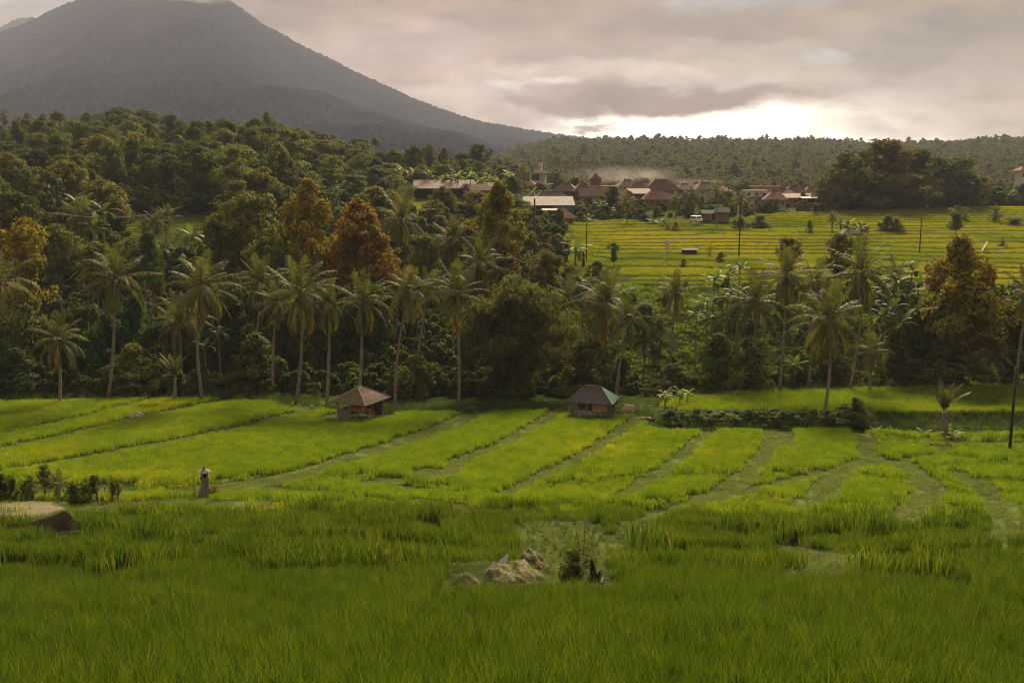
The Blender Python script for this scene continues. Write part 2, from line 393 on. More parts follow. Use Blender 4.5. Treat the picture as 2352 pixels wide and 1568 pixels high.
# ---------------------------------------------------------------- tree crowns: leaf clumps on an uneven envelope, built about 10 m tall (z 0..10, radius 5)
def envelope(kind, r, n):
    """clump centres and radii"""
    C = []; R = []
    k = 0
    while len(C) < n:
        k += 1
        z = r.random(); a = r.random()*6.283
        if kind == 'cone': rad = 5.9*(1-z**2.1)**.85*(.8+.2*min(1, z*5))*(1+.16*math.sin(z*17+a*2)); zz = .6+9.2*z
        elif kind == 'round': rad = 5*math.sqrt(max(0, 1-(2*z-1)**2))*(1.0 if z > .4 else .92); zz = .8+8.6*z
        elif kind == 'bush': rad = 5*math.sqrt(max(0, 1-z**2)); zz = .4+8.8*z
        elif kind == 'tall': rad = 5*(.55+.45*math.sin(z*9+k % 3))*math.sqrt(max(0, 1-(2*z-1)**4)); zz = .5+9*z
        elif kind == 'umbrella': rad = 5*math.sqrt(max(0, 1-z**2)); zz = 5.5+3.9*z
        elif kind == 'column': rad = 4.3*(1-max(0, z-.75)*2.4)*(.85+.15*math.sin(z*20)); zz = .4+9.4*z
        elif kind == 'layer':
            lay = int(z*4); rad = 5*(1-.16*lay); zz = 1.8+lay*2.3+r.random()*.9
        else: rad = 5; zz = z*10
        lob = 1+.26*math.sin(a*3+z*5+n)+.2*math.sin(a*5-z*7)
        q = rad*lob*(r.random()**.35)
        cr = (.85+.75*r.random())*(.8 if kind in ('cone', 'column') else 1)
        q = max(0, q-cr*.5)
        C.append((q*math.cos(a), q*math.sin(a), zz)); R.append(cr)
    return np.array(C), np.array(R)
def crown(name, kind, seed, mat, nc=70, nl=60, leaf=.34, droop=0.0):
    r = np.random.default_rng(seed)
    C, R = envelope(kind, r, nc)
    c = np.repeat(C, nl, 0); rr = np.repeat(R, nl)[:, None]
    d = unit(r.normal(size=c.shape)+np.array([0, 0, .35]))
    rad = (.55+.5*r.random((len(c), 1)))
    p = c+d*rr*rad*np.array([1.05, 1.05, .72])
    out = unit(p-np.array([0, 0, 3.5])); nrm = unit(d*.7+out*.4+np.array([0, 0, .45])+r.normal(size=c.shape)*.5)
    t = unit(np.cross(nrm, r.normal(size=c.shape))); 
    if droop: t = unit(t*(1-droop)+np.array([0, 0, -1.])*droop)
    b = unit(np.cross(nrm, t)); L_ = leaf*(.6+.8*r.random((len(c), 1)))
    v, f = rhomb(p, t*L_, b*L_*(.55 if not droop else .22))
    return mesh(name, v, f, [M[mat]]), C
def limbs(name, C, seed, mat, z0=-6, rad=.28, nl=9, lean=0):
    """trunk from z0 up into the crown with limbs that reach clumps"""
    r = random.Random(seed); mb = MB()
    top = 6.5; pts = []; n = 7
    ox, oy = r.uniform(-.5, .5), r.uniform(-.5, .5)
    for i in range(n):
        s = i/(n-1); pts.append((ox*math.sin(s*3)+lean*s, oy*math.sin(s*2.3), z0+(top-z0)*s))
    mb.tube(pts, [rad*(1.25 if i == 0 else 1)*(1-.8*i/(n-1)) for i in range(n)], 7)
    for k in range(nl):
        c = C[r.randrange(len(C))]; s = r.uniform(.45, .95); zb = z0+(top-z0)*s
        if c[2] < zb: zb = max(c[2]-1.5, z0*.2)
        s = (zb-z0)/(top-z0)
        b0 = Vector((ox*math.sin(s*3)+lean*s, oy*math.sin(s*2.3), zb)); c = Vector(c)
        m = (b0+c)/2+Vector((0, 0, -.4))
        mb.tube([b0, m, c], [rad*.38, rad*.25, .03], 5)
    me = bpy.data.meshes.new(name); me.from_pydata(mb.v, [], mb.f); me.materials.append(M[mat])
    me.polygons.foreach_set('use_smooth', [True]*len(me.polygons)); me.update()
    return me
TK = {}
def kind_protos(kind, n, **k):
    TK[kind] = []
    for i in range(n):
        me, C = crown('crown_%s_%d' % (kind, i), 'bush' if kind == 'bush' else kind, 11+i*5+len(kind)*31, 'leaf_mid', **k)
        tk = limbs('trunk_%s_%d' % (kind, i), C, i*3+len(kind), 'bark', z0=-9 if kind in ('umbrella', 'tall', 'layer', 'round') else -3, rad=.3)
        TK[kind].append((me, tk))
kind_protos('round', 4, nc=85, nl=70, leaf=.30)
kind_protos('cone', 3, nc=120, nl=70, leaf=.26)
kind_protos('tall', 3, nc=75, nl=60, leaf=.30)
kind_protos('bush', 4, nc=70, nl=65, leaf=.32)
kind_protos('umbrella', 2, nc=95, nl=60, leaf=.27)
kind_protos('column', 2, nc=110, nl=60, leaf=.28)
kind_protos('layer', 2, nc=60, nl=60, leaf=.32)
CNT = 0
def tree(u, vtop, wpx, Y, kind, colr, label, group=None, name='tree', cat='tree', hfrac=None, vbot=None, bark='bark', var=None, trunk=True):
    """crown spans wpx (photo grid) and from vtop to vbot; foot on the terrain"""
    global CNT
    CNT += 1
    x = P(u, vtop, Y).x; gz = g1(x, Y); top = P(u, vtop, Y).z
    H = max(top-gz, 1.2)
    if kind == 'cone': wpx *= 1.2
    cr = (wpx/F*Y)/10.0
    if vbot is not None: ch = top-P(u, vbot, Y).z
    elif kind in ('bush', 'column'): ch = H+.3
    elif kind == 'cone': ch = H*.93
    else: ch = min(H*.78, wpx/F*Y*1.25)
    ch = min(ch, H+.8); sz = ch/9.6
    vr = (CNT*7 % 11) if var is None else var
    me, tk = TK[kind][vr % len(TK[kind])]
    e = empty(name, (x, Y, gz-.2), label, cat, group, rz=0)
    e.scale = (1, 1, 1)
    cz = top-ch-gz+.2
    o = ob('crown', me, e, (0, 0, cz)); o.scale = (cr, cr, sz); o.rotation_euler.z = (CNT*2.399) % 6.283
    o.material_slots[0].link = 'OBJECT'; o.material_slots[0].material = M['leaf_'+colr]
    if trunk:
        q = ob('trunk', tk, e); q.rotation_euler.z = (CNT*2.399) % 6.283
        zb = 9. if kind in ('umbrella', 'tall', 'layer', 'round') else 3.
        # trunk proto spans z=-zb..6.5 about the crown's foot: stretch so that the foot meets the ground
        s = max((cz+5.6*sz)/(zb+6.5), .05)
        q.scale = (max(cr, .35)*.9, max(cr, .35)*.9, s); q.location.z = zb*s-.3
        q.material_slots[0].link = 'OBJECT'; q.material_slots[0].material = M[bark]
    return e
# ---------------------------------------------------------------- coconut palms
def frond_geo(r, L_, e0, az, droop, w=.9, pairs=42, lw=.035, hang=.5, twist=0):
    V = []; Fc = []; RV = []
    n = 14; p = np.zeros(3); pts = [p.copy()]; dirs = []
    for i in range(n):
        s = (i+.5)/n; e = e0-droop*s**1.35
        d = np.array([math.cos(e)*math.cos(az+twist*s), math.cos(e)*math.sin(az+twist*s), math.sin(e)]); dirs.append(d); p = p+d*L_/n; pts.append(p.copy())
    pts = np.array(pts); dirs.append(dirs[-1]); dirs = np.array(dirs)
    s = np.linspace(.14, 1, pairs); idx = s*n; i0 = np.minimum(idx.astype(int), n-1); fr = (idx-i0)[:, None]
    q = pts[i0]*(1-fr)+pts[i0+1]*fr; d = dirs[i0]
    lat = unit(np.cross(d, np.array([0, 0, 1.])+1e-6))
    up = np.cross(lat, d)
    ll = w*(np.sin(np.clip((s*.93+.07), 0, 1)*math.pi)**.55)*(.85+.3*r.random(pairs)); ll = np.maximum(ll, .18)
    for sg in (-1, 1):
        dr = unit(lat*sg*.8+d*(.45+.5*s[:, None])-np.array([0, 0, 1.])*(hang*(.6+.6*r.random((pairs, 1))))+up*.12)
        mid = q+dr*ll[:, None]*.5; dr2 = unit(dr-np.array([0, 0, hang*.9])); end = mid+dr2*ll[:, None]*.5
        wv = unit(np.cross(dr, up+r.normal(size=dr.shape)*.25))*lw
        a = np.stack([q-wv*.4, q+wv*.4, mid+wv, mid-wv], 1); b = np.stack([mid-wv, mid+wv, end+wv*.15, end-wv*.15], 1)
        V.append(a.reshape(-1, 3)); V.append(b.reshape(-1, 3))
    V = np.concatenate(V)
    # rachis
    rb = []; 
    for i in range(n+1):
        la = unit(np.cross(dirs[i], np.array([0, 0, 1.])+1e-6)); ww = .055*(1-i/n*.85)
        rb += [pts[i]-la*ww, pts[i]+np.array([0, 0, ww*.9]), pts[i]+la*ww]
    rf = []
    for i in range(n):
        for k in range(2): rf.append([3*i+k, 3*i+k+1, 3*i+4+k, 3*i+3+k])
    return V, np.array(rb), np.array(rf)
def palm_crown(name, seed, nf=26, L0=4.6, old=0, emin=-.75, mat='frond', young=False, w=.95, wind=.25):
    r = np.random.default_rng(seed); V = []; Fq = []; MI = []; nv = 0
    for i in range(nf):
        s = (i+.5)/nf; az = i*2.39996+r.random()*.35
        e0 = math.radians(86)-(math.radians(86)-emin)*s**1.05+r.normal()*.07
        if young: e0 = math.radians(88-26*s)
        az = az+wind*math.cos(az+1.2)*-1 if wind else az
        L_ = L0*(.72+.28*math.sin(min(1, s*1.6+.25)*math.pi/2))*(.9+.2*r.random())
        dr = (.6+1.2*s+r.normal()*.25) if not young else .3+.45*s
        if s < .14: dr = .25
        v, rv, rf = frond_geo(r, L_, e0, az, dr, w=w*(.8+.3*r.random()), hang=.25+.65*s+.1*r.random() if not young else .2, twist=r.normal()*.15)
        q = np.arange(len(v)).reshape(-1, 4)
        isold = 2 if i >= nf-old else 0
        V.append(v); Fq.append(q+nv); MI.append(np.full(len(q), isold)); nv += len(v)
        V.append(rv); Fq.append(rf+nv); MI.append(np.full(len(rf), 1)); nv += len(rv)
    # young spear
    return mesh(name, np.concatenate(V), np.concatenate(Fq), [M[mat], M['rachis'], M['frond_old']], np.concatenate(MI))
PC_ = [palm_crown('palm_crown_%d' % i, 300+i*13, nf=24+i % 4*2, old=(0, 1, 1, 2, 0, 1, 0, 2)[i], emin=(-.8, -.6, -1.1, -1.0, -.35, -.75, -1.2, -.5)[i], wind=(.5, -.4, .2, .55, -.5, .35, -.2, .6)[i]) for i in range(8)]
PY_ = [palm_crown('young_palm_crown_%d' % i, 500+i, nf=13, young=True, w=.8, wind=0) for i in range(2)]
PLOW = [palm_crown('small_palm_crown_%d' % i, 700+i, nf=18, L0=4.4, w=1.1, old=1, emin=-.7) for i in range(2)]
PYEL = palm_crown('yellow_palm_crown', 900, nf=16, L0=4.2, mat='frond_yellow', emin=-.5)
def nuts(name, r):
    mb = MB()
    for k in range(9):
        a = r.random()*6.283; q = .22+.12*r.random(); c = (q*math.cos(a), q*math.sin(a)); z = -.5+.3*r.random()
        mb.lathe([(.02, z-.14), (.09, z-.1), (.12, z), (.09, z+.1), (.02, z+.14)], 7, c)
    me = bpy.data.meshes.new(name); me.from_pydata(mb.v, [], mb.f); me.materials.append(M['coconut']); me.update(); return me
NUTS = nuts('nuts', random.Random(4))
def palm(uc, vc, ub, vb, Y, rpx, label, group=None, var=0, bend=0., crowns=None, name='coconut_palm', rad=.17, ground=True, fruit=True, rz=None, mat=None):
    global CNT
    CNT += 1
    top = P(uc, vc, Y); bot = P(ub, vb, Y)
    if ground:
        gz = g1(bot.x, Y); k = (top.z-gz)/max(top.z-bot.z, .1)
        bot = Vector((top.x+(bot.x-top.x)*min(k, 1.4), Y, gz-.15))
    e = empty(name, bot, label, 'palm tree', group)
    h = top-bot; pts = []; n = 12
    for i in range(n):
        s = i/(n-1); pts.append(h*s+Vector((math.sin(s*math.pi)*bend*(Y/F), math.sin(s*4+CNT)*.1, 0)))
    mb = MB(); mb.tube(pts, [rad*(1.6 if i == 0 else 1.15-.5*i/(n-1)) for i in range(n)], 9)
    mb.build('trunk', M['palm_bark'], e, True)
    cs = crowns or PC_
    c = ob('crown', cs[var % len(cs)], e, h); sc = (rpx*1.1/F*Y)/4.6
    c.scale = (sc, sc, sc); c.rotation_euler = (.16*math.sin(CNT*2.3), .16*math.cos(CNT*1.3), (CNT*1.7) % 6.283 if rz is None else rz)
    if mat: c.material_slots[0].link = 'OBJECT'; c.material_slots[0].material = M[mat]
    if fruit:
        q = ob('coconut_cluster', NUTS, e, h-Vector((0, 0, .05))); q.scale = (sc, sc, sc)
    return e
# ---------------------------------------------------------------- banana plants
def banana_mesh(name, seed, n=9, mat='banana'):
    r = np.random.default_rng(seed); V = []; Fq = []; nv = 0; seg = 9
    for i in range(n):
        az = i*2.4+r.random()*.6; e0 = 1.35-.9*(i/n)-.2*r.random(); dr = .7+1.5*(i/n)+.3*r.random(); L_ = 2.1+.7*r.random(); w = .30+.08*r.random()
        p = np.array([0, 0, 2.0+.25*r.random()]); vs = []
        for k in range(seg+1):
            s = k/seg; e = e0-dr*s**1.2; d = np.array([math.cos(e)*math.cos(az), math.cos(e)*math.sin(az), math.sin(e)])
            if k: p = p+d*L_/seg
            lat = unit(np.cross(d, [0, 0, 1.001])); up = np.cross(lat, d)
            ww = w*(0.12 if s < .14 else math.sin(min(1, (s-.08)*1.09)*math.pi)**.45)
            rg = 1+.18*r.normal()
            vs += [p-lat*ww*rg+up*ww*.35-np.array([0, 0, ww*.5]), p, p+lat*ww*rg+up*ww*.35-np.array([0, 0, ww*.5])]
        V.append(np.array(vs)); 
        for k in range(seg):
            for j in range(2): Fq.append([nv+3*k+j, nv+3*k+j+1, nv+3*k+4+j, nv+3*k+3+j])
        nv += len(vs)
    return mesh(name, np.concatenate(V), np.array(Fq), [M[mat]])
def stem_mesh(name, h=2.3, r=.13, mat='culm'):
    mb = MB(); mb.tube([(0, 0, -.4), (.03, 0, h*.5), (0, .02, h)], [r*1.3, r, r*.6], 8)
    me = bpy.data.meshes.new(name); me.from_pydata(mb.v, [], mb.f); me.materials.append(M[mat]); me.update(); return me
BN = [banana_mesh('banana_leaves_%d' % i, 40+i, 8+i) for i in range(3)]
BST = stem_mesh('banana_stem')
def banana(u, v, Y, s, label, group=None, mat=None, onground=True):
    """crown middle at u,v"""
    global CNT
    CNT += 1
    p = P(u, v, Y); gz = g1(p.x, Y)
    h = max(p.z-gz, .5)
    e = empty('banana_plant', (p.x, Y, gz), label, 'banana plant', group, rz=(CNT*1.9) % 6.283)
    k = s
    c = ob('crown', BN[CNT % 3], e, (0, 0, h-2.6*k)); c.scale = (k, k, k)
    if mat: c.material_slots[0].link = 'OBJECT'; c.material_slots[0].material = M[mat]
    q = ob('trunk', BST, e); q.scale = (k, k, max((h-2.6*k+2.1*k)/2.2, .1))
    return e
SUNE, SUNA, SKYK, HAZED, HAZEC, EXPO = 5.0, 16, .44, .00012, (.70, .78, 1, 1), 1.2
DEN, PREF = True, 'NONE'
# ---------------------------------------------------------------- ground sheet
def ground_mat():
    m, t, o = nt('ground')
    geo = N(t, 'ShaderNodeNewGeometry'); at = N(t, 'ShaderNodeAttribute', attribute_name='mown')
    pos = geo.outputs['Position']
    n1 = noise(t, pos, .8, 5, .65); n2 = noise(t, pos, .12, 3); n3 = noise(t, pos, 6, 3, .6)
    und = mixc(t, mrange(t, n1, .35, .65), (.018, .030, .008), (.045, .060, .014))
    cut = mixc(t, mrange(t, n3, .3, .7), (.075, .115, .026), (.125, .160, .042))
    cut = mixc(t, mrange(t, n1, .50, .62), cut, (.11, .105, .040))
    cut = mixc(t, mrange(t, n2, .45, .6), cut, (.085, .13, .035))
    far = N(t, 'ShaderNodeSeparateXYZ'); t.links.new(pos, far.inputs[0])
    ff = mrange(t, far.outputs[1], 150, 200)
    hill = mixc(t, mrange(t, n1, .4, .6), (.045, .065, .016), (.080, .100, .024))
    und = mixc(t, ff, und, hill)
    col = mixc(t, at.outputs['Fac'], und, cut)
    p = N(t, 'ShaderNodeBsdfPrincipled'); p.inputs['Roughness'].default_value = .95; p.inputs['Specular IOR Level'].default_value = .0
    t.links.new(col, p.inputs['Base Color'])
    b = N(t, 'ShaderNodeBump'); b.inputs['Strength'].default_value = .8; b.inputs['Distance'].default_value = .12; t.links.new(mth(t, 'ADD', n1, n3), b.inputs['Height']); t.links.new(b.outputs[0], p.inputs['Normal'])
    t.links.new(p.outputs[0], o.inputs[0]); return m
ys = list(np.arange(-40, 6, 2.)); y = 6.
while y < 360: ys.append(y); y *= 1.0034
while y < 7000: ys.append(y); y *= 1.04
ys = np.array(ys)
tc = np.concatenate([np.linspace(-1.6, -.62, 60)[:-1], np.arange(-.62, .62, .0024), np.linspace(.62, 1.6, 60)[1:]])
YY, TT = np.meshgrid(ys, tc, indexing='ij')
XX = TT*np.sqrt(YY**2+18**2)
ZZ = G(XX.ravel(), YY.ravel()); MW = mown(XX.ravel(), YY.ravel())
ZZ = ZZ-sst(0, .5, MW)*.12+.10*fbm(XX.ravel()*1.2, YY.ravel()*1.2, 5, 2)*sst(0, .3, MW)
dd = np.full(ZZ.shape, 99.); mm = (YY.ravel() < 60) & (YY.ravel() > 15); dd[mm] = dseg(XX.ravel()[mm], YY.ravel()[mm], DITCH)
ZZ = ZZ-.5*(1-sst(.3, 1.0, dd)); ZZ = ZZ-.3*(1-sst(.3, .8, furrow(XX.ravel(), YY.ravel())))
nr, nc = YY.shape
I = np.arange(nr*nc).reshape(nr, nc)
fq = np.stack([I[:-1, :-1], I[:-1, 1:], I[1:, 1:], I[1:, :-1]], -1).reshape(-1, 4)
gme = mesh('ground', np.stack([XX.ravel(), YY.ravel(), ZZ], 1), fq, [ground_mat()], smooth=True)
a = gme.attributes.new('mown', 'FLOAT', 'POINT'); a.data.foreach_set('value', sst(0.02, .35, MW).astype(np.float32))
tag(ob('ground', gme), 'terraced hillside, ravine and valley floor under the fields', None, None, 'structure')
# ---------------------------------------------------------------- forest canopy relief for the far slopes
def canopy(x, y, cell, seed):
    gx = x/cell; gy = y/cell; ix = np.floor(gx).astype(np.int64); iy = np.floor(gy).astype(np.int64)
    best = np.zeros(x.shape)
    for i in (-1, 0, 1):
        for j in (-1, 0, 1):
            cx = ix+i; cy = iy+j
            px = cx+.15+.7*_h(cx, cy, seed); py = cy+.15+.7*_h(cx, cy, seed+1); hh = .45+.9*_h(cx, cy, seed+2)**2
            d2 = ((gx-px)**2+(gy-py)**2)/(.62**2)
            best = np.maximum(best, hh*np.sqrt(np.clip(1-d2, 0, 1)))
    return best
def forest_mat(name, c1, c2):
    m, t, o = nt(name)
    geo = N(t, 'ShaderNodeNewGeometry'); vo = N(t, 'ShaderNodeTexVoronoi'); vo.inputs['Scale'].default_value = .09; t.links.new(geo.outputs['Position'], vo.inputs['Vector'])
    n1 = noise(t, geo.outputs['Position'], .006, 4, .6); n2 = noise(t, geo.outputs['Position'], .3, 4, .7)
    sx = N(t, 'ShaderNodeSeparateColor'); t.links.new(vo.outputs['Color'], sx.inputs[0])
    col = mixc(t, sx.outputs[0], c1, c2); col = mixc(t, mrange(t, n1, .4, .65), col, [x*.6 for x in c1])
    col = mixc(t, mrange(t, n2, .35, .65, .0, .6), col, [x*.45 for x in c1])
    p = N(t, 'ShaderNodeBsdfPrincipled'); p.inputs['Roughness'].default_value = .9; p.inputs['Specular IOR Level'].default_value = .0
    t.links.new(col, p.inputs['Base Color']); 
    b = N(t, 'ShaderNodeBump'); b.inputs['Strength'].default_value = 1; b.inputs['Distance'].default_value = 2.5; t.links.new(n2, b.inputs['Height']); t.links.new(b.outputs[0], p.inputs['Normal'])
    t.links.new(p.outputs[0], o.inputs[0]); return m
def slope_sheet(name, label, sil, y0, y1, z0, power, du, dy, back, mat, cell, hgt, over=0, ribs=0, seed=1, u0=-900, u1=3300):
    us = np.arange(u0, u1, du); yy = np.concatenate([np.arange(y0, y1, dy), y1+np.arange(1, 12)**1.5*back/36])
    sv = np.array([slope(v) for v in np.interp(us, [s[0] for s in sil], [s[1] for s in sil])])
    Y_, U_ = np.meshgrid(yy, us, indexing='ij'); KF = np.array([1/ray(1176, q)[1] for q in np.interp(us, [s[0] for s in sil], [s[1] for s in sil])]); X_ = (U_-1176)/F*Y_*KF[None]
    H = sv[None]*y1-hgt*.7
    t_ = np.clip((Y_-y0)/(y1-y0), 0, 1); z0 = (z0-60*sst(1000, 1400, us))[None] if y0 < 1000 else z0
    Z = z0+(H-z0)*t_**power
    if ribs: Z = Z+ribs*(fbm(X_/420, Y_/900, seed+50, 4)-.9*np.abs(fbm(X_/160+.5*fbm(X_/300, Y_/300, 8, 2), Y_/1500, seed+70, 3)))*np.sin(np.clip(t_, 0, 1)*math.pi)*np.clip(H/300, .1, 1.3)
    Z = Z-np.clip(Y_-y1, 0, None)*.45
    Z = Z.ravel()+hgt*canopy(X_.ravel(), Y_.ravel(), cell, seed)+hgt*.5*fbm(X_.ravel()/5, Y_.ravel()/5, seed+9, 2)
    nr, nc = Y_.shape; I = np.arange(nr*nc).reshape(nr, nc)
    fq = np.stack([I[:-1, :-1], I[:-1, 1:], I[1:, 1:], I[1:, :-1]], -1).reshape(-1, 4)
    o = ob(name, mesh(name, np.stack([X_.ravel(), Y_.ravel(), Z], 1), fq, [mat], smooth=True)); tag(o, label, None, None, 'structure'); return o
SILM = [(-900, 420), (-600, 330), (-300, 200), (0, 75), (60, 52), (100, 32), (150, 10), (200, -12), (260, -26), (330, -24), (400, -30), (470, -22), (520, -4), (560, 22), (600, 52), (650, 78), (700, 108), (760, 135), (820, 166), (900, 202), (950, 226), (1000, 245), (1060, 266), (1100, 277), (1200, 296), (1300, 311), (1400, 322), (1500, 331), (1800, 345), (2600, 380), (3300, 400)]
slope_sheet('mountain', 'forested volcano slope rising into haze', SILM, 950, 3600, 12, 1.28, 2.1, 5.0, 900, forest_mat('mountain_forest', (.008, .020, .036), (.024, .040, .050)), 11.5, 7.5, ribs=85, seed=3, u0=-900, u1=2400)  # forest colour is blued: distance haze painted into the surface
SILB = [(-900, 380), (-300, 130), (0, 60), (40, 40), (75, 36), (120, 60), (300, 150), (700, 330), (3300, 400)]
slope_sheet('hills', 'blue shoulder behind the volcano', SILB, 3900, 5200, 12, 1.1, 5, 30, 900, bpy.data.materials['mountain_forest'], 13, 8, seed=31, u0=-600, u1=700)
SILR = [(1000, 392), (1120, 372), (1220, 345), (1270, 336), (1350, 335), (1500, 336), (1700, 336), (1900, 338), (2000, 346), (2150, 341), (2250, 336), (2352, 333), (2600, 325), (3300, 318)]
RY0, RY1 = 640., 1500.
def ridge_z(x, y):
    u = 1176+x/y*F*1.018
    sv = np.array([slope(v) for v in np.arange(300, 420, 1)])
    v = np.interp(u, [s[0] for s in SILR], [s[1] for s in SILR]); H = np.interp(v, np.arange(300, 420, 1), sv)*RY1+5
    t_ = np.clip((y-RY0)/(RY1-RY0), 0, 1); w = sst(950, 1200, u)
    return (-9+(H+9)*t_**1.1)*w+(-12)*(1-w) - np.clip(y-RY1, 0, None)*.2+3.5*fbm(x/90, y/90, 71, 3)*sst(0, .2, t_)
us = np.arange(700, 3400, 14.); yy = np.concatenate([np.arange(RY0-40, RY1, 10), RY1+np.arange(1, 12)*40.])
Y_, U_ = np.meshgrid(yy, us, indexing='ij'); X_ = (U_-1176)/F*Y_/1.018
nr, nc = Y_.shape; I = np.arange(nr*nc).reshape(nr, nc); fq = np.stack([I[:-1, :-1], I[:-1, 1:], I[1:, 1:], I[1:, :-1]], -1).reshape(-1, 4)
o = ob('hills', mesh('hills', np.stack([X_.ravel(), Y_.ravel(), ridge_z(X_.ravel(), Y_.ravel())], 1), fq, [forest_mat('hill_floor', (.04, .05, .02), (.06, .07, .025))], smooth=True))
tag(o, 'long low hill behind the village', None, None, 'structure')
# far wood on the hill and on the valley floor behind the village
fc = []
for i, (k, c, nl) in enumerate([('round', 'hazy', 26), ('round', 'olive', 26), ('tall', 'mid', 24), ('cone', 'brown', 20), ('bush', 'hazy', 26), ('round', 'olive', 24), ('round', 'mid', 26)]):
    me, C = crown('far_crown_%d' % i, k, 900+i, 'leaf_'+c, nc=34, nl=nl, leaf=.62); fc.append(me)
for i in range(2): fc.append(PLOW[i])
FCOL = proto_col('wood_source', fc)
def jitter(x0, x1, y0, y1, sp, wfun=None, jt=.95):
    ny = max(int((y1-y0)/sp), 1); X = []; Yv = []
    for j in range(ny):
        yv = y0+(j+.5)*sp; a, b = wfun(yv) if wfun else (x0, x1); nx = max(int((b-a)/sp), 1)
        xs = a+(np.arange(nx)+.5)*(b-a)/nx; X.append(xs); Yv.append(np.full(nx, yv))
    X = np.concatenate(X); Yv = np.concatenate(Yv)
    return X+(RNG.random(len(X))-.5)*sp*jt, Yv+(RNG.random(len(X))-.5)*sp*jt
def wu(u0, u1): return lambda y: ((u0-1176)/F*y, (u1-1176)/F*y)
x, y = jitter(0, 0, 640, 1530, 8.2, wu(1080, 2600)); z = ridge_z(x, y)-1.5
s = .55+.45*RNG.random(len(x)); s *= np.where(RNG.random(len(x)) < .08, 1.5, 1)
ix = RNG.integers(0, 7, len(x)); pm = RNG.random(len(x)) < .03; ix[pm] = 7; z2 = z+np.where(pm, 9., 0)
A = (np.stack([x, y, z2], 1), RNG.random(len(x))*6.28, np.where(pm, .8, s), ix)
x, y = jitter(0, 0, 440, 960, 8.5, wu(-700, 2700)); u = 1176+x/y*F
k = ~((u > 1180) & (u < 1930) & (y < 470)); x, y = x[k], y[k]; u = u[k]
z = G(x, y)-1; 
s = (.55+.4*RNG.random(len(x)))*np.where((u > 1300), .75, 1); ix = RNG.integers(0, 7, len(x))
B = (np.stack([x, y, z], 1), RNG.random(len(x))*6.28, s, ix)
scatter('forest', 'far wood covering the hill and the valley floor behind the village', *[np.concatenate([p, q]) for p, q in zip(A, B)], FCOL)
# ---------------------------------------------------------------- rice
fronts = proto_col('rice_tuft', blade_protos('rice_tuft', 6, 'rice_front', 24, .80, .11, .021, 4, .28, hv=.35))
midp = proto_col('rice_patch', blade_protos('rice_patch', 4, 'rice_mid', 75, .52, .36, .036, 2, .28, flat=True, hv=.22))
midg = proto_col('rice_patch_green', blade_protos('rice_patch_green', 4, 'rice_front', 60, .62, .34, .032, 3, .28, flat=True, hv=.22))
farp = proto_col('rice_block', blade_protos('rice_block', 3, 'rice_far', 130, .45, .62, .055, 1, .25, flat=True, hv=.2))
def rice_ok(x, y, mt=.02): return mown(x, y) < mt
EDGE = ([-700, 0, 330, 500, 560, 690, 745, 800, 900, 1100, 1290, 1440, 1500, 1530, 1700, 2000, 2352, 3200], [112, 112, 114.5, 114.5, 112.5, 111, 107, 103.5, 104, 104.5, 106, 103, 104, 114, 120, 123, 125, 126])
x, y = jitter(0, 0, 11.5, 36, .235, lambda y: (-.60*y-9, .60*y+9), .5); k = rice_ok(x, y) & ~((y > 30.8) & (x > -2.6) & (x < 3.9)) 
dk = dseg(x, y, DITCH) > .55; k &= dk; x, y = x[k], y[k]; z = G(x, y)
sc = .80+.4*RNG.random(len(x)); sc *= 1+.9*fbm(x/1.3, y/1.3, 41, 3)
wind = fbm(x/3, y/3, 61, 2)
tl = np.stack([.05+.18*wind+RNG.normal(size=len(x))*.06, .10*wind+RNG.normal(size=len(x))*.08], 1)
scatter('rice', 'deep green rice standing close in the nearest plot', np.stack([x, y, z-.02], 1), RNG.random(len(x))*.0+RNG.integers(0, 5, len(x))*1.3, sc, RNG.integers(0, 6, len(x)), fronts, tl)
print('rice near', len(x))
def midrice(y0, y1, sp, col, name, label, keep):
    x, y = jitter(0, 0, y0, y1, sp, lambda y: (-.60*y-9, .60*y+9)); u = 1176+x/y/1.03*F
    k = rice_ok(x, y) & keep(x, y, u); x, y, u = x[k], y[k], u[k]
    bw = np.maximum((y < 74)*1., ((u > 1980) & (y < 92))*1.)*(vn(x/6, y/6, 83) > .22); pb = band(x, y); k = (bw < .5) | ~((pb > .78) & (pb < .96)); x, y, u, pb, bw = x[k], y[k], u[k], pb[k], bw[k]; fu = furrow(x, y); k = fu > .52; x, y, u, pb, bw, fu = [q[k] for q in (x, y, u, pb, bw, fu)]; z = G(x, y)
    sc = .85+.3*RNG.random(len(x)); sc *= 1+.5*(1-sst(.5, 1.8, fu)); sc *= 1-bw+bw*(.5+.85*np.clip(pb/.78, 0, 1)**1.5); sc *= 1+.35*fbm(x/2.2, y/2.2, 43, 3)
    wind = fbm(x/4, y/4, 63, 2); tl = np.stack([.15*wind+RNG.normal(size=len(x))*.03, .15*wind+RNG.normal(size=len(x))*.03], 1)
    scatter(name, label, np.stack([x, y, z-.03], 1), RNG.integers(0, 4, len(x))*1.5708, sc, RNG.integers(0, 4, len(x)), col, tl); print(name, len(x))
greenish = lambda x, y: vn(x/9, y/9, 91)*.35+vn(x*3.1, y*3.1, 97)*.65 < (1-sst(44, 66, y))
hedge = lambda x, y, u: (u > 1480) & (y > 95.5) & (y < 105.5)
midrice(36, 70, .44, midg, 'rice', 'green rice on the curved terraces below the nearest plot', lambda x, y, u: greenish(x, y) & ~((y < 38.5) & (x > -2.6) & (x < 3.9)) & ~((u < 180) & (u > 66) & (y > 44) & (y < 50)) & (dseg(x, y, DITCH) > .6))
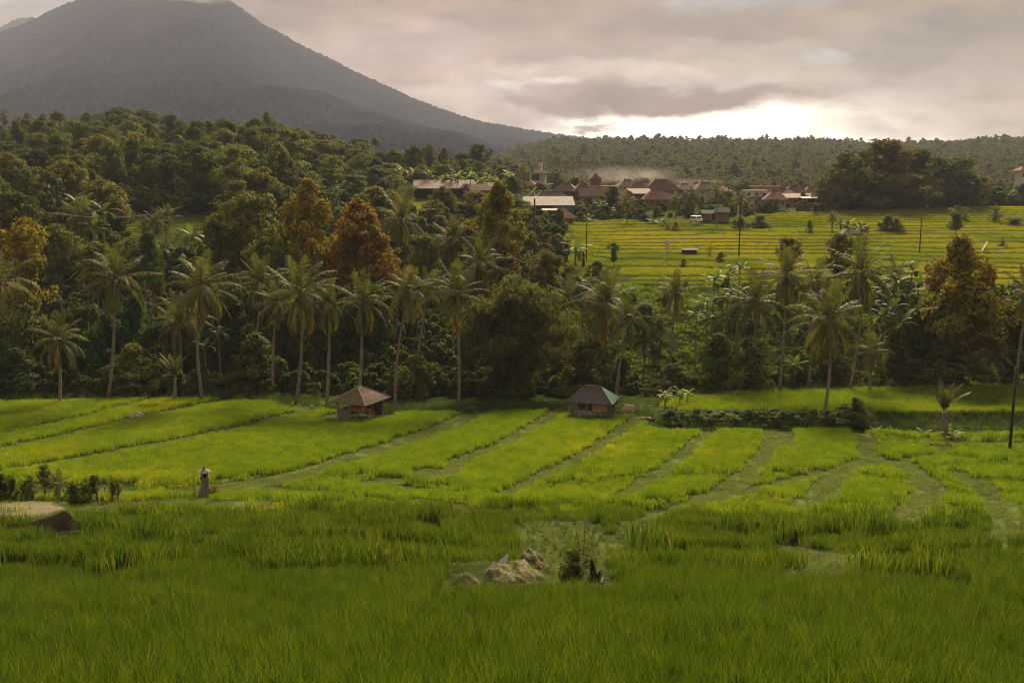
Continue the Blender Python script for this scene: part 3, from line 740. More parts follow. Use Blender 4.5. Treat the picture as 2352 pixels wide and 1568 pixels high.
midrice(36, 126, .52, midp, 'rice', 'yellow green rice in the long mid plots below the palms', lambda x, y, u: ~greenish(x, y) & (y < np.interp(u, *EDGE)) & ~hedge(x, y, u))
# far terraces: only on the treads
def treads(x, y, h=.35):
    e = .5; return np.abs(G(x, y+e)-G(x, y-e)) < .10
x, y = jitter(0, 0, 176, 345, .8, wu(1225, 2700)); u = 1176+x/y/1.02*F
lim = np.interp(u, [1225, 1350, 1500, 1650, 1760, 1900, 2352, 2700], [285, 300, 305, 302, 318, 328, 342, 344]); lo = np.interp(u, [1200, 1400, 1560, 1700, 2000, 2352], [215, 186, 178, 178, 180, 180])
k = (y < lim) & (y > lo) & treads(x, y) & (vn(x/7, y/3, 5) > .12)
x, y = x[k], y[k]
x2, y2 = jitter(0, 0, 284, 345, 1.0, wu(940, 1125)); k = treads(x2, y2); x2, y2 = x2[k], y2[k]
x3, y3 = jitter(0, 0, 206, 238, .95, wu(295, 520)); u3 = 1176+x3/y3*F; k = treads(x3, y3); x3, y3 = x3[k], y3[k]
x = np.concatenate([x, x2, x3]); y = np.concatenate([y, y2, y3])
scatter('rice', 'bright yellow green rice on the far terraces before the village', np.stack([x, y, G(x, y)-.03], 1), RNG.integers(0, 4, len(x))*1.5708, .8+.35*RNG.random(len(x)), RNG.integers(0, 3, len(x)), farp); print('far rice', len(x))
# ---------------------------------------------------------------- short grass on banks and clearings
bg = proto_col('bank_tuft', blade_protos('bank_tuft', 4, 'bank_grass', 60, .13, .22, .016, 2, .8, flat=True, hv=.5))
x, y = jitter(0, 0, 16, 112, .36, lambda y: (-.60*y-9, .60*y+9)); k = ((mown(x, y) > .04) & (vn(x*.9, y*.9, 17) > .22)) | ((y > 31) & (y < 39) & (x > -2.8) & (x < 4.0)); x, y = x[k], y[k]
scatter('grass', 'short pale grass on the mown banks between the plots', np.stack([x, y, G(x, y)-.10], 1), RNG.random(len(x))*6.28, .7+.9*RNG.random(len(x)), RNG.integers(0, 4, len(x)), bg); print('bank grass', len(x))
wd = proto_col('weed_clump', blade_protos('weed_clump', 4, 'weed', 34, .95, .35, .03, 3, .7, hv=.5))
x, y = jitter(0, 0, 100, 128, .8, lambda y: (-.62*y-2, .62*y+2)); u = 1176+x/y/1.03*F; e = np.interp(u, *EDGE)
k = (y > e-.3) & (y < e+5) & (RNG.random(len(x)) < .75) | (hedge(x, y, u) & (RNG.random(len(x)) < .8)); x, y = x[k], y[k]
scatter('tall_grass', 'rank tall grass along the far edge of the plots', np.stack([x, y, G(x, y)-.05], 1), RNG.random(len(x))*6.28, .6+.8*RNG.random(len(x)), RNG.integers(0, 4, len(x)), wd)
x, y = jitter(0, 0, 36, 56, .42, lambda y: (-3, 7)); k = (mown(x, y) > .1) & (RNG.random(len(x)) < .8); x, y = x[k], y[k]
scatter('grass', 'weedy green grass of the clearing behind the leafy bush', np.stack([x, y, G(x, y)-.05], 1), RNG.random(len(x))*6.28, .22+.2*RNG.random(len(x)), RNG.integers(0, 4, len(x)), wd)
sg = proto_col('slope_grass', blade_protos('slope_grass', 3, 'rice_mid', 46, .6, .5, .05, 2, .8, hv=.5, flat=True))
x, y = jitter(0, 0, 127, 182, 1.0, wu(1290, 2420)); k = vn(x/5, y/5, 37) > .30; x, y = x[k], y[k]
scatter('tall_grass', 'sunlit grass and weeds on the slope behind the right hand palms', np.stack([x, y, G(x, y)-.05], 1), RNG.random(len(x))*6.28, .5+.9*RNG.random(len(x)), RNG.integers(0, 3, len(x)), sg)
# ---------------------------------------------------------------- undergrowth of the ravine and slopes
ug = []
for i, (c, k) in enumerate([('dark', 'bush'), ('mid', 'bush'), ('dark', 'round'), ('vine', 'bush'), ('mid', 'bush'), ('olive', 'bush')]):
    me, C = crown('under_%d' % i, k, 60+i, 'leaf_'+c, nc=26, nl=60, leaf=1.0); ug.append(me)
UC = proto_col('undergrowth_source', ug)
x, y = jitter(0, 0, 117, 182, 2.0, lambda y: (-.66*y, .66*y)); u = 1176+x/y/1.02*F; e = np.interp(u, *EDGE)
right = (u > 1330); k = (y > e+2.5) & ~(right & (y > 150) & (RNG.random(len(x)) < .45)) ; x, y, u = x[k], y[k], u[k]
k = ~((u > 1390) & (u < 1660) & (y > 128) & (RNG.random(len(x)) < .8)); x, y, u = x[k], y[k], u[k]
s = (.16+.22*RNG.random(len(x)))*np.where((u > 1330), .62, 1); ix = RNG.integers(0, 6, len(x)); ix = np.where((u < 1000) & (ix > 4), 0, ix)
X2, Y2 = jitter(0, 0, 182, 440, 4.2, wu(-500, 1290)); u2 = 1176+X2/Y2/1.02*F
k = ~((u2 > 930) & (u2 < 1140) & (Y2 > 282) & (Y2 < 350)) & ~((u2 > 295) & (u2 < 520) & (Y2 > 203) & (Y2 < 240)) & ~((u2 > 1170) & (Y2 > 285)); X2, Y2, u2 = X2[k], Y2[k], u2[k]
s2 = .28+.32*RNG.random(len(X2)); i2 = RNG.integers(0, 6, len(X2))
X3, Y3 = jitter(0, 0, 300, 440, 4.5, wu(1290, 2600)); u3 = 1176+X3/Y3/1.02*F; lim = np.interp(u3, [1225, 1350, 1500, 1650, 1760, 1900, 2352, 2700], [285, 300, 305, 302, 318, 328, 342, 344])
k = (Y3 > lim+3) & ~((u3 < 1900) & (Y3 > lim+14) & (RNG.random(len(X3)) < .7)); X3, Y3 = X3[k], Y3[k]; s3 = .18+.25*RNG.random(len(X3)); i3 = RNG.integers(0, 6, len(X3))
x = np.concatenate([x, X2, X3]); y = np.concatenate([y, Y2, Y3])
scatter('undergrowth', 'tangled dark undergrowth filling the ravine and the wooded slopes', np.stack([x, y, G(x, y)-.4], 1), RNG.random(len(x))*6.28, np.concatenate([s, s2, s3]), np.concatenate([ix, i2, i3]), UC); print('under', len(x))
# ================================================================ PALMS of the near row
gp = 'coconut palms along the far edge of the plots'
palm(262,640,247,918,114,92,'tall coconut palm with a thin pale trunk and orange stalks, second from the left',gp,0,bend=6)
palm(460,662,464,915,113,96,'tall coconut palm with wide crown and clean straight trunk standing where two grassy banks meet',gp,3,bend=-9)
palm(135,782,137,924,112,74,'short dark coconut palm near the left edge, crown half as high as its neighbours',gp,1,bend=3)
palm(412,742,418,880,128,84,'shaded coconut palm half hidden behind the tall one, with drooping brown fronds',gp,4)
palm(602,652,585,900,132,74,'coconut palm set back in the dark wood, left of the pair with the widest crown',gp,2,bend=-5)
palm(690,676,680,922,112,98,'tall coconut palm with the broadest crown, well left of the tiled cattle shed',gp,5,bend=7)
palm(636,700,625,920,118,64,'thin coconut palm whose trunk runs close left of the broad crowned palm',gp,1,bend=-4)
palm(757,700,750,930,111,70,'coconut palm with a very straight bare trunk, first to the left of the cattle shed',gp,0,bend=2)
palm(832,694,824,935,110,80,'coconut palm rising straight behind the tiled cattle shed roof',gp,3,bend=2)
palm(938,672,908,928,109,72,'coconut palm leaning to the right, reddish upper trunk, right of the cattle shed',gp,1,bend=-8)
palm(985,672,962,850,126,64,'slim coconut palm behind the leaning one, crown touching the bamboo side palm',gp,4,bend=-6)
palm(1046,676,1054,930,110,88,'tall coconut palm directly left of the bamboo clump',gp,5,bend=4)
palm(1102,606,1096,800,140,76,'coconut palm with yellowish lower fronds rising behind the bamboo clump',gp,2)
palm(1308,690,1312,830,135,66,'dim coconut palm just right of the bamboo top, partly behind its neighbour',gp,0)
palm(1392,700,1390,880,126,94,'coconut palm with the widest crown right of the bamboo, trunk hidden by bushes',gp,3)
palm(1447,738,1418,905,112,68,'coconut palm with brown hanging fronds leaning over the dark tin roofed hut',gp,4,bend=-7)
palm(1553,672,1540,832,137,56,'lone slender coconut palm on the open green slope right of centre',gp,1,bend=-3)
palm(1735,694,1736,830,128,86,'coconut palm with spread crown in front of the banana thicket',gp,5)
palm(1806,634,1790,897,121,76,'coconut palm with mossy trunk and a yellow fern tuft below its crown',gp,2,bend=3)
palm(1868,652,1856,892,123,68,'coconut palm seen between the mossy one and the nearest palm',gp,0,bend=6)
palm(1902,738,1888,975,103,104,'nearest coconut palm, curved trunk standing inside the plots on the hedge bank',gp,3,bend=10)
palm(1982,628,1950,897,122,98,'tall coconut palm with a windblown crown and a trunk leaning to the right',gp,5,bend=7)
palm(2002,806,1996,884,122,54,'small coconut palm with yellow lower fronds behind the nearest palm',gp,1,crowns=PLOW,mat=None)
palm(2362,676,2340,800,118,78,'coconut palm cut off by the right edge of the view',gp,2)
palm(2276,812,2270,884,127,58,'dark low coconut palm with reddish fronds left of the concrete pole top',gp,4)
palm(2,652,-30,900,112,88,'coconut palm cut off by the left edge of the view, brown hanging fronds',gp,3)
palm(2168,945,2172,1030,93,66,'young palm with upright feather fronds on the bank at the right',None,0,crowns=PY_,name='young_palm',rad=.28,fruit=False)
palm(402,868,402,918,113,58,'stemless young palm at the foot of the dark wood',None,1,crowns=PY_,name='young_palm',rad=.2,fruit=False)
palm(132,1112,134,1146,60,40,'tiny palm with pale bleached fronds on the mown mound at the left',None,0,crowns=PLOW,name='young_palm',rad=.1,fruit=False)
gp = 'coconut palms of the middle distance'
for a in [(190,508,190,600,178,62,'palm crown in the left thicket beside a silvery banana clump'),(352,512,350,590,190,40,'ragged thin palm at the left, above the small bright field'),(383,500,380,590,196,34,'yellow green palm at the left end of the sagging wire'),
          (922,508,925,640,168,80,'palm above and right of the rust orange tree'),(1036,556,1040,700,160,66,'palm with a bright yellow frond between the two durian like trees'),(2060,640,2060,760,140,50,'dim palm behind the windblown tall palm')]:
    palm(*a, gp, CNT % 6)
gp = 'small palms among the village houses'
vp = [(1441,466,1440,512,296,30,'palm in front of the brown village roofs, left of the flowering bushes'),(1553,462,1552,500,300,27,'bushy palm just left of the white van'),(1590,452,1590,498,318,26,'palm above the white van'),(1646,442,1646,512,292,26,'tall village palm with long bare trunk right of the van'),
      (1702,462,1699,520,286,28,'palm beside the pale two storey house, next to a power pole'),(1200,395,1200,420,370,22,'palm left of the white terraced house on the rise'),(1910,498,1912,540,270,18,'palm at the field hut on the far terraces'),(1932,512,1932,535,272,14,'squat palm behind the field hut on the far terraces'),
      (2215,500,2215,520,300,20,'leaning palm on the far terraces at the right'),(2286,492,2286,522,300,24,'palm at the right rim of the far terraces'),(2300,560,2298,585,235,17,'low palm on the far terraces close to the right edge')]
for a in vp: palm(*a, gp, CNT % 6, rad=.2)
palm(1632,572,1630,592,222,19,'small golden palm beside the field platform',None,0,crowns=[PYEL],name='yellow_palm',fruit=False)
palm(2230,552,2228,572,238,17,'small golden palm on the far terraces above the olive tree',None,0,crowns=[PYEL],name='yellow_palm',fruit=False)
gp = 'palms in the wood on the left slope'
for i,(u,v,Y,r) in enumerate([(262,322,330,34),(430,330,340,30),(362,372,300,24),(520,292,400,16),(515,300,405,15),(140,300,400,22),(8,268,400,20),(640,372,330,20),(330,520,215,26),(655,360,360,18)]):
    palm(u,v,u,v+60,Y,r,'palm standing among the broadleaf trees of the wood below the volcano, upper left',gp,i,rad=.22)
gp = 'palms on the skyline ridge'
for i,(u,v,Y,r) in enumerate([(1605,322,1460,9),(1548,324,1440,8),(1215,372,520,12),(2272,322,1420,9),(2195,330,1440,7),(1958,330,1440,8)]):
    x = P(u,v,Y).x; e = empty('coconut_palm', (x,Y,P(u,v,Y).z-13), 'tiny palm silhouette breaking the skyline of the wooded ridge' if i != 2 else 'tiny palm in the wood above the white terraced house', 'palm tree', gp if i != 2 else None)
    c = ob('crown', PC_[i], e, (0,0,13)); k = r/F*Y/4.6; c.scale = (k,k,k)
    mb = MB(); mb.tube([(0,0,-2),(.2,0,6),(0,0,13)], [.5,.35,.3], 6); mb.build('trunk', M['palm_bark'], e)
# ================================================================ single trees of the middle ground
T = [
 (822,466,150,152,'cone','orange','tall cone shaped tree with rust orange leaves',660,2), (858,530,115,149,'cone','orange','lower rust orange tree leaning on the right flank of the tall orange one',660,1),
 (708,424,112,160,'cone','gold','golden green pointed tree left of the rust orange tree',600,0), (566,446,175,168,'round','olive','broad olive tree between the left bright field and the golden tree',640,1), (500,500,110,160,'round','mid','dark round tree at the right end of the left bright field',660,0), (610,545,95,152,'round','mid','medium green tree below the golden green pointed tree',690,2),
 (1146,430,118,160,'cone','olive','olive brown pyramid tree standing in front of the village',592,1), (1160,560,110,152,'tall','brown','brown leaved tree right below the olive brown pyramid tree',700,1), (1255,578,92,150,'round','brown','bronze bush tree at the lower edge of the bright terraces',680,3),
 (52,512,135,140,'tall','gold','golden green tree at the left edge above the shadowed wood',720,0), (30,440,110,165,'round','dark','nearly black tree at the left edge above the golden one',560,1), (2205,556,150,131,'cone','gold','tall golden olive tree at the right above the banana thicket',760,0), (2215,640,215,129,'round','gold','wide bronze lower crown under the tall golden olive tree',820,1), (2172,690,140,126,'tall','mid','green tree with thin crown in front of the bronze crowned one',880,2), (2130,700,90,130,'round','mid','shaded tree left of the thin crowned green one',860,0),
 (1812,546,64,150,'round','brown','bronze tree against the bright far terraces, left one of two',620,1), (1926,538,78,148,'round','brown','bronze tree against the bright far terraces, right one of two, taller',630,2),
 (860,430,120,180,'round','mid','dark green tree behind the rust orange tree',540,2), (760,560,70,168,'round','mid','green tree wedged between golden and orange trees',640,3), (905,560,130,165,'round','dark','dark round tree behind the coconut crowns, right of the orange trees',660,0), (975,540,100,160,'round','mid','round green tree under the central palm crown',660,1), (955,640,90,140,'bush','mid','low leafy tree behind the leaning palm',720,1),
 (340,540,75,155,'column','vine','vine smothered column of leaves behind the tall left palm',660,0), (130,520,130,160,'round','mid','green tree between the golden edge tree and the silvery bananas',640,3), (215,560,110,145,'round','olive','leafy olive tree behind the leftmost tall palm',660,0), (310,680,120,132,'bush','vine','creeper covered mound below the tall left palm crown',860,1), (240,720,130,126,'bush','vine','creeper covered bush around the tall left palm trunk',880,2),
 (585,770,150,121,'bush','dark','glossy dark round bush in front of the black wood',920,0), (300,790,140,120,'bush','mid','grey green bush at the foot of the tall left palm',920,3), (960,820,110,117,'bush','mid','leafy bush right of the leaning palm trunk',925,1), (905,850,80,116,'bush','mid','small tree with crooked stem right of the cattle shed',930,2),
 (1350,780,140,124,'round','dark','dark tree behind the tin roofed hut',930,2), (1430,820,70,124,'bush','dark','dark bush left of the slender slope palm',900,1), (1545,835,110,123,'bush','dark','round glossy bush at the left end of the hedge field',905,3), (1650,770,120,124,'bush','mid','blue green feathery bush below the banana thicket',895,0), (1730,800,110,124,'bush','mid','dusky bush between the mossy palm and the slope',900,1), (1830,800,90,127,'bush','mid','shrub filling the gap behind the mossy palm',890,2), (1910,790,100,127,'bush','dark','dark shrub behind the nearest palm trunk',890,3), (2080,760,130,128,'round','dark','deep green tree beside the black hollow at the right',885,0), (2200,810,140,126,'round','mid','grey green low tree under the bronze crown',885,1), (2330,700,110,128,'round','dark','dark tree behind the top of the concrete pole',890,2), (1480,700,120,150,'bush','mid','low scrub on the green slope right of the wide palm',800,1), (1250,700,150,135,'round','dark','dark tree right behind the bamboo clump',880,0), (60,700,140,124,'bush','dark','black green thicket tree at the left edge behind the short palm',900,2), (30,800,130,118,'bush','dark','low black green thicket at the left edge near the field',920,3), (180,700,120,130,'round','dark','dark tree between the short palm and the tall left palm',880,1), (420,700,150,134,'round','dark','dark tree filling the gap between the tall left palms',900,3), (530,660,150,138,'round','dark','dark tree left of the broad crowned palm',900,0), (650,640,140,142,'round','dark','dark tree directly behind the broad crowned palm',880,2), (760,650,140,138,'round','dark','dark tree behind the cattle shed palms',900,1), (860,660,120,138,'round','dark','dark tree right of the cattle shed palm crown',820,3), (1120,720,160,128,'round','dark','dark tree behind the foot of the bamboo clump',930,2)]
for u,vt,w,Y,k,c,lab,vb,va in T:
    tree(u,vt,w,Y,k,c,lab,None,'bush' if k == 'bush' else 'tree','bush' if k == 'bush' else 'tree',vbot=vb,var=va)
# big dark grove on the far terraces at the right
G3 = [(1950,352,120,336,'left end of the grove'),(1925,400,90,330,'front left of the grove'),(2040,322,150,342,'highest point of the grove'),(2110,345,120,345,'behind the centre of the grove'),(2010,400,120,330,'front middle of the grove'),(2100,400,140,334,'front right of the grove'),(2190,362,120,344,'right shoulder of the grove'),(2230,400,90,342,'right end of the grove')]
for i,(u,v,w,Y,l) in enumerate(G3):
    tree(u,v,w,Y,'round',('mid','olive','brown','mid','mid','olive','mid','mid')[i],'massive old tree beyond the far terraces, '+l,'old trees of the grove beyond the far terraces',vbot=492)
# trees on the far terraces
for u,v,w,Y,k,l in [(2200,474,60,262,'tall','windswept tree with two stems on the far terraces'),(1860,506,20,268,'bush','small dark bush alone on the far terraces'),(2040,496,50,272,'bush','low spreading tree on the far terraces, left of the windswept one'),(2060,500,36,270,'bush','rounded shrub touching the low spreading tree'),(1745,494,60,282,'bush','dusky shrub beside the pole, in front of the two storey house'),(1700,500,44,284,'bush','shrub round the foot of the village edge palm'),(2330,500,60,290,'tall','tree at the right end of the far terraces'),(1985,512,26,272,'bush','bush right of the field hut bananas'),(1410,560,40,205,'tall','thin branched small tree beside the spirit post'),(1372,600,66,188,'bush','rounded grassy shrub at the lower rim of the bright terraces'),(1288,545,30,215,'tall','reddish leafless looking shrub near the tall banana plant'),(1655,580,26,212,'column','thin willow like shrub below the golden palm'),(1570,595,22,205,'bush','tiny dark shrub at the near rim of the bright terraces')]:
    tree(u,v,w,Y,k,'mid' if w > 30 else 'olive',l,None,'bush' if k == 'bush' else 'tree','bush' if k == 'bush' else 'tree')
tree(1553,508,30,276,'bush','yellow','golden yellow leaved bush at the village edge',None,'bush','bush',vbot=530)
tree(1534,512,16,279,'bush','yellow','small golden bush left of the larger golden one',None,'bush','bush',vbot=530)
# trees round the village
for u,v,w,Y,k,c,l in [(1410,432,44,330,'column','dark','nearly black round tree in the middle of the village'),(1330,462,60,315,'bush','mid','leafy tree right of the blue tarp'),(1240,420,46,355,'round','olive','yellow green tree under the white terraced house'),(1100,332,62,420,'round','dark','big dark round tree on the rise left of the white terraced house'),(1058,352,44,415,'round','dark','smaller dark tree left of the big round one'),(1320,408,60,420,'bush','mid','pair of trees left of the pagoda roof'),(1480,408,46,460,'round','olive','hazy tree behind the white tilted roof'),(1630,470,40,330,'bush','mid','tree behind the market stalls'),(1610,440,36,380,'bush','mid','tree between village roofs above the van'),(1190,470,50,330,'bush','mid','shrub left of the long tin roof'),(1800,480,70,325,'bush','vine','creeper hedge below the temple roofed house'),(1850,484,60,330,'bush','vine','creeper hedge at the right end of the village'),(1385,480,60,312,'bush','mid','banana green thicket right of the blue tarp'),(1480,490,40,303,'bush','dark','dark agave like clump at the village edge'),(1900,470,60,340,'bush','mid','thicket between the village and the grove'),(2290,430,90,352,'bush','mid','thicket right of the grove'),(2360,420,90,350,'bush','dark','thicket at the right rim beyond the terraces'),(1010,378,60,360,'round','mid','round tree above the long pink roof'),(1270,520,26,285,'bush','mid','shrub in front of the orange pavilion'),(1340,515,50,292,'bush','mid','shrub below the blue tarp shed')]:
    tree(u,v,w,Y,k,c,l,'trees round the village houses','bush' if k == 'bush' else 'tree','bush' if k == 'bush' else 'tree')
rv = random.Random(8)
for i in range(30):
    u = 1190+i*23.5+rv.uniform(-8,8); Y = rv.choice([318,332,348,364,380]); v0 = 400-(g1((u-1176)/F*Y*1.02,Y)/Y)*F
    tree(u,v0-rv.uniform(18,32),rv.uniform(20,36),Y,rv.choice(['bush','round','tall','bush']),rv.choice(['mid','olive','dark','mid','brown']),'small leafy tree among the village roofs, '+('left half of the village' if u < 1530 else 'right half of the village'),'small trees among the village roofs')
# wood on the left slope: skyline trees traced one by one, the rest filled in below them
SKY = [(20,290,70),(62,262,60),(100,268,50),(130,258,52),(165,285,60),(200,262,46),(235,268,52),(280,250,110),(330,255,80),(372,300,60),(410,290,60),(440,300,50),(476,292,44),(500,288,44),(545,312,60),(598,296,44),(640,330,60),(690,340,70),(738,316,52),(775,330,30),(822,318,60),(862,318,24),(835,345,70),(905,345,60),(950,338,60),(985,335,50),(1020,345,46),(560,345,80),(620,360,70),(790,360,70)]
LM = [(20,'the left edge'),(135,'the short dark palm'),(262,'the tall left palm'),(352,'the ragged thin palm'),(462,'the bright field'),(566,'the broad olive tree'),(705,'the golden tree'),(820,'the rust orange tree'),(922,'the pink roof end'),(1022,'the long pink roof'),(1146,'the brown pyramid tree')]
reg = lambda u: min(LM, key=lambda q: abs(q[0]-u))[1]
USED = {}
for i,(u,v,w) in enumerate(SKY):
    k = 'umbrella' if w >= 80 else ('round','tall','cone','round')[i % 4]
    if u == 862: k = 'umbrella'
    tree(u,v,w,430-max(0,(v-300))*.9,k,('mid','olive','dark','mid','dark')[i % 5],('small ' if w < 50 else ('broad ' if w > 69 else ''))+{'umbrella':'flat topped','round':'round','tall':'ragged','cone':'pointed'}[k]+' tree on the crest against the volcano, above '+reg(u),'crest trees of the wooded left slope')
rr = random.Random(12); placed = []; n = 0
while n < 205:
    Y = rr.uniform(205, 415); u = rr.uniform(-30, 1190)
    x = (u-1176)/F*Y*1.02
    if (290 < u < 530 and 198 < Y < 246) or (925 < u < 1150 and 278 < Y < 352) or (u > 1120 and Y > 300) or (u > 800 and Y < 262): continue
    if any((x-a)**2+(Y-b)**2 < 62 for a, b in placed): 
        if rr.random() < .96: continue
    placed.append((x, Y)); n += 1
    gz = g1(x, Y); ht = rr.uniform(8, 15)*(1.1 if u < 700 else .8); wm = rr.uniform(8, 13.5)*(1 if u < 900 else .8)
    d = Vector((x, Y, gz+ht)); vt = 784-F*((d.z*CP+d.y*SP)/(d.y*CP-d.z*SP)); uu = 1176+F*x/(d.y*CP-d.z*SP)
    k = rr.choice(['round', 'round', 'tall', 'round', 'cone', 'layer', 'umbrella', 'bush']); c = rr.choice(['dark', 'mid', 'mid', 'olive', 'mid', 'light', 'dark', 'olive', 'mid'])
    band = 'high on' if Y > 370 else ('upper on' if Y > 320 else ('midway up' if Y > 270 else ('low on' if Y > 235 else 'at the foot of')))
    kd = {'round': 'round crowned', 'tall': 'ragged', 'cone': 'pointed', 'layer': 'layered', 'umbrella': 'flat-topped', 'bush': 'bushy'}[k]; cd = {'dark': 'dark green', 'mid': 'green', 'olive': 'olive', 'light': 'pale green', 'brown': 'brownish'}[c]
    tree(uu, vt, wm*F/Y, Y, k, c, ('%s %s tree %s the left wood, above %s' % (cd, kd, band, reg(uu))).replace('round crowned', 'round'), 'trees of the wooded left slope')
# ================================================================ banana plants
for gname, lab, pts, mt in [
  ('bananas of the thicket right of centre', 'banana plant of the thicket between the slender slope palm and the spread crowned palm', [(1640,640,138,1.0),(1672,628,140,1.1),(1700,612,142,1.0),(1660,680,134,1.0),(1625,690,133,.9),(1695,668,135,1.0),(1640,730,130,.9),(1760,655,138,1.0),(1600,720,134,.8)], None),
  ('bananas of the right thicket', 'banana plant of the tall thicket left of the bronze crowned tree', [(2060,640,136,1.2),(2095,615,140,1.2),(2085,670,134,1.1),(2050,700,131,1.1),(2110,655,136,1.0),(2070,735,128,1.1),(2030,720,130,1.0),(2100,720,130,1.0),(2030,660,137,1.0)], None),
  ('silvery bananas at the left', 'silvery banana plant above the left palm crowns', [(195,470,182,1.6),(235,478,180,1.5),(215,520,175,1.3),(175,460,186,1.3),(160,480,184,1.2)], None),
  ('bananas below the left bright field', 'banana plant at the lower edge of the small bright field, left', [(440,535,192,1.5),(465,560,178,1.2),(425,600,165,1.2),(372,570,175,1.1),(330,600,160,1.1),(480,600,168,1.1)], None),
  ('pale bananas above the pink roof', 'pale sunlit banana plant on the slope above the long pink roof', [(770+i*22+rr.uniform(-8,8), 398+rr.uniform(-14,16)+(0 if i < 12 else 10), 352+rr.uniform(-12,12), 1.5) for i in range(19)], 'banana_light'),
  ('pale bananas on the left slope', 'pale banana plant low on the wooded left slope, above the roof end', [(660,408,330,1.4),(675,420,325,1.4),(735,428,318,1.4),(760,436,316,1.4),(745,450,310,1.3)], 'banana_light'),
  ('bananas by the village', 'banana plant at the edge of the village', [(1225,440,345,1.3),(1240,455,338,1.3),(1210,450,340,1.2),(1380,470,318,1.3),(1400,482,312,1.2),(1270,445,345,1.2),(1500,508,296,1.2),(1525,512,292,1.1),(1350,500,300,1.2),(1905,455,338,1.4),(1920,448,340,1.4),(1940,458,336,1.3),(2290,450,350,1.5),(2320,446,350,1.5),(2345,452,348,1.5),(2262,456,350,1.3)], None),
  ('bananas at the field hut', 'banana plant at the small hut on the far terraces', [(1948,512,268,1.2),(1965,518,267,1.2),(1978,522,268,1.1)], None),
  ('bananas at the foot of the wood', 'banana plant with broad leaves low in the dark wood', [(502,760,123,.8),(470,790,121,.8),(8,830,120,.9),(1195,690,131,.8),(1222,660,140,.8)], None),
  ('small bananas beside the hedge field', 'small banana plant with bright leaves by the left end of the hedge field', [(1528,905,108,.55),(1562,902,110,.5),(1580,900,112,.45)], 'banana_light'),
  ('small bananas on the right bank', 'small banana plant low on the right hand bank', [(2010,990,97,.42),(2050,1000,95,.4),(2120,995,94,.5),(2190,1012,91,.5),(2180,1005,92,.45),(2185,1040,88,.4)], 'banana_light')]:
    for (u,v,Y,s) in pts: banana(u,v,Y,s,lab,gname,mt)
banana(1322,566,205,1.7,'lone tall banana plant with a dry stem at the lower rim of the bright terraces')
# ================================================================ bamboo
def bamboo():
    Y = 119; b = P(1185,935,Y); gz = g1(b.x,Y); e = empty('bamboo_clump',(b.x,Y,gz),'huge drooping bamboo clump at the middle of the dark wood edge','bamboo')
    r = np.random.default_rng(5); mb = MB(); TV = []; rp = random.Random(3)
    tips = []
    for i in range(46):
        az = rp.uniform(0,6.283); sp = rp.uniform(.15,1)
        h = rp.uniform(9,14.5)*(1.05-.45*sp); R = 7.4*sp
        pts = []
        for k in range(9):
            s = k/8; pts.append((math.cos(az)*(R*s**1.9+.7*sp), math.sin(az)*(R*.8*s**1.9+.7*sp), h*math.sin(min(1,s*.9+.02)*math.pi*.56)))
        mb.tube(pts,[.06*(1-.75*k/8) for k in range(9)],5); tips.append(np.array(pts))
    me = bpy.data.meshes.new('culms'); me.from_pydata(mb.v,[],mb.f); me.materials.append(M['culm']); me.update(); ob('culms',me,e)
    c = []; 
    for p in tips:
        for k in range(2,9):
            for j in range(10):
                q = p[k]+r.normal(size=3)*np.array([.75,.75,.5])+np.array([0,0,.1]); c.append(q)
    c = np.array(c); cc = np.repeat(c,16,0); d = unit(cc*np.array([1,1,0])+r.normal(size=cc.shape)*1.2+1e-3)
    pos = cc+r.normal(size=cc.shape)*np.array([.30,.30,.22])
    dirn = unit(d*.55+np.array([0,0,-.75])+r.normal(size=cc.shape)*.35); w = unit(np.cross(dirn,r.normal(size=cc.shape)))
    v,f = rhomb(pos,dirn*.34,w*.075)
    o = ob('foliage',mesh('foliage',v,f,[M['leaf_bamboo']]),e)
bamboo()
for u,vt,w,Y,lab in [(1100,700,130,120,'left outer spray of the bamboo'),(1240,690,130,121,'right outer spray of the bamboo'),(1180,655,150,121,'top spray of the bamboo')]: pass
# tree fern and ferns
def fern(u,v,Y,r,lab,low=True):
    p = P(u,v,Y); gz = g1(p.x,Y); e = empty('tree_fern',(p.x,Y,gz),lab,'fern')
    c = ob('crown',PLOW[0],e,(0,0,p.z-gz)); k = (r/F*Y)/4.4; c.scale = (k,k,k*.7); c.material_slots[0].link='OBJECT'; c.material_slots[0].material = M['leaf_light']
    mb = MB(); mb.tube([(0,0,-.3),(0,0,p.z-gz)],[.15,.1],7); mb.build('trunk',M['bark'],e)
fern(1826,838,124,44,'tree fern with broad fronds between the two mossy palm trunks'); fern(1702,862,119,30,'tree fern with pale fronds at the edge of the hedge field'); fern(1672,880,120,24,'low fern left of the pale tree fern')
# hedge on the bank
for i,u in enumerate(range(1540,2010,30)):
    tree(u,941+4*math.sin(i*2.1),58+14*math.sin(i*5),102+1.4*math.sin(i*2.7),'bush',('vine','mid','light')[i % 3],'clump of the leafy hedge on the bank below the upper right plot','hedge clumps on the bank','bush','bush',vbot=966,trunk=False)
tree(1965,912,80,100,'bush','light','tall feathery grass clump at the right end of the hedge',None,'bush','bush',vbot=975,trunk=False)
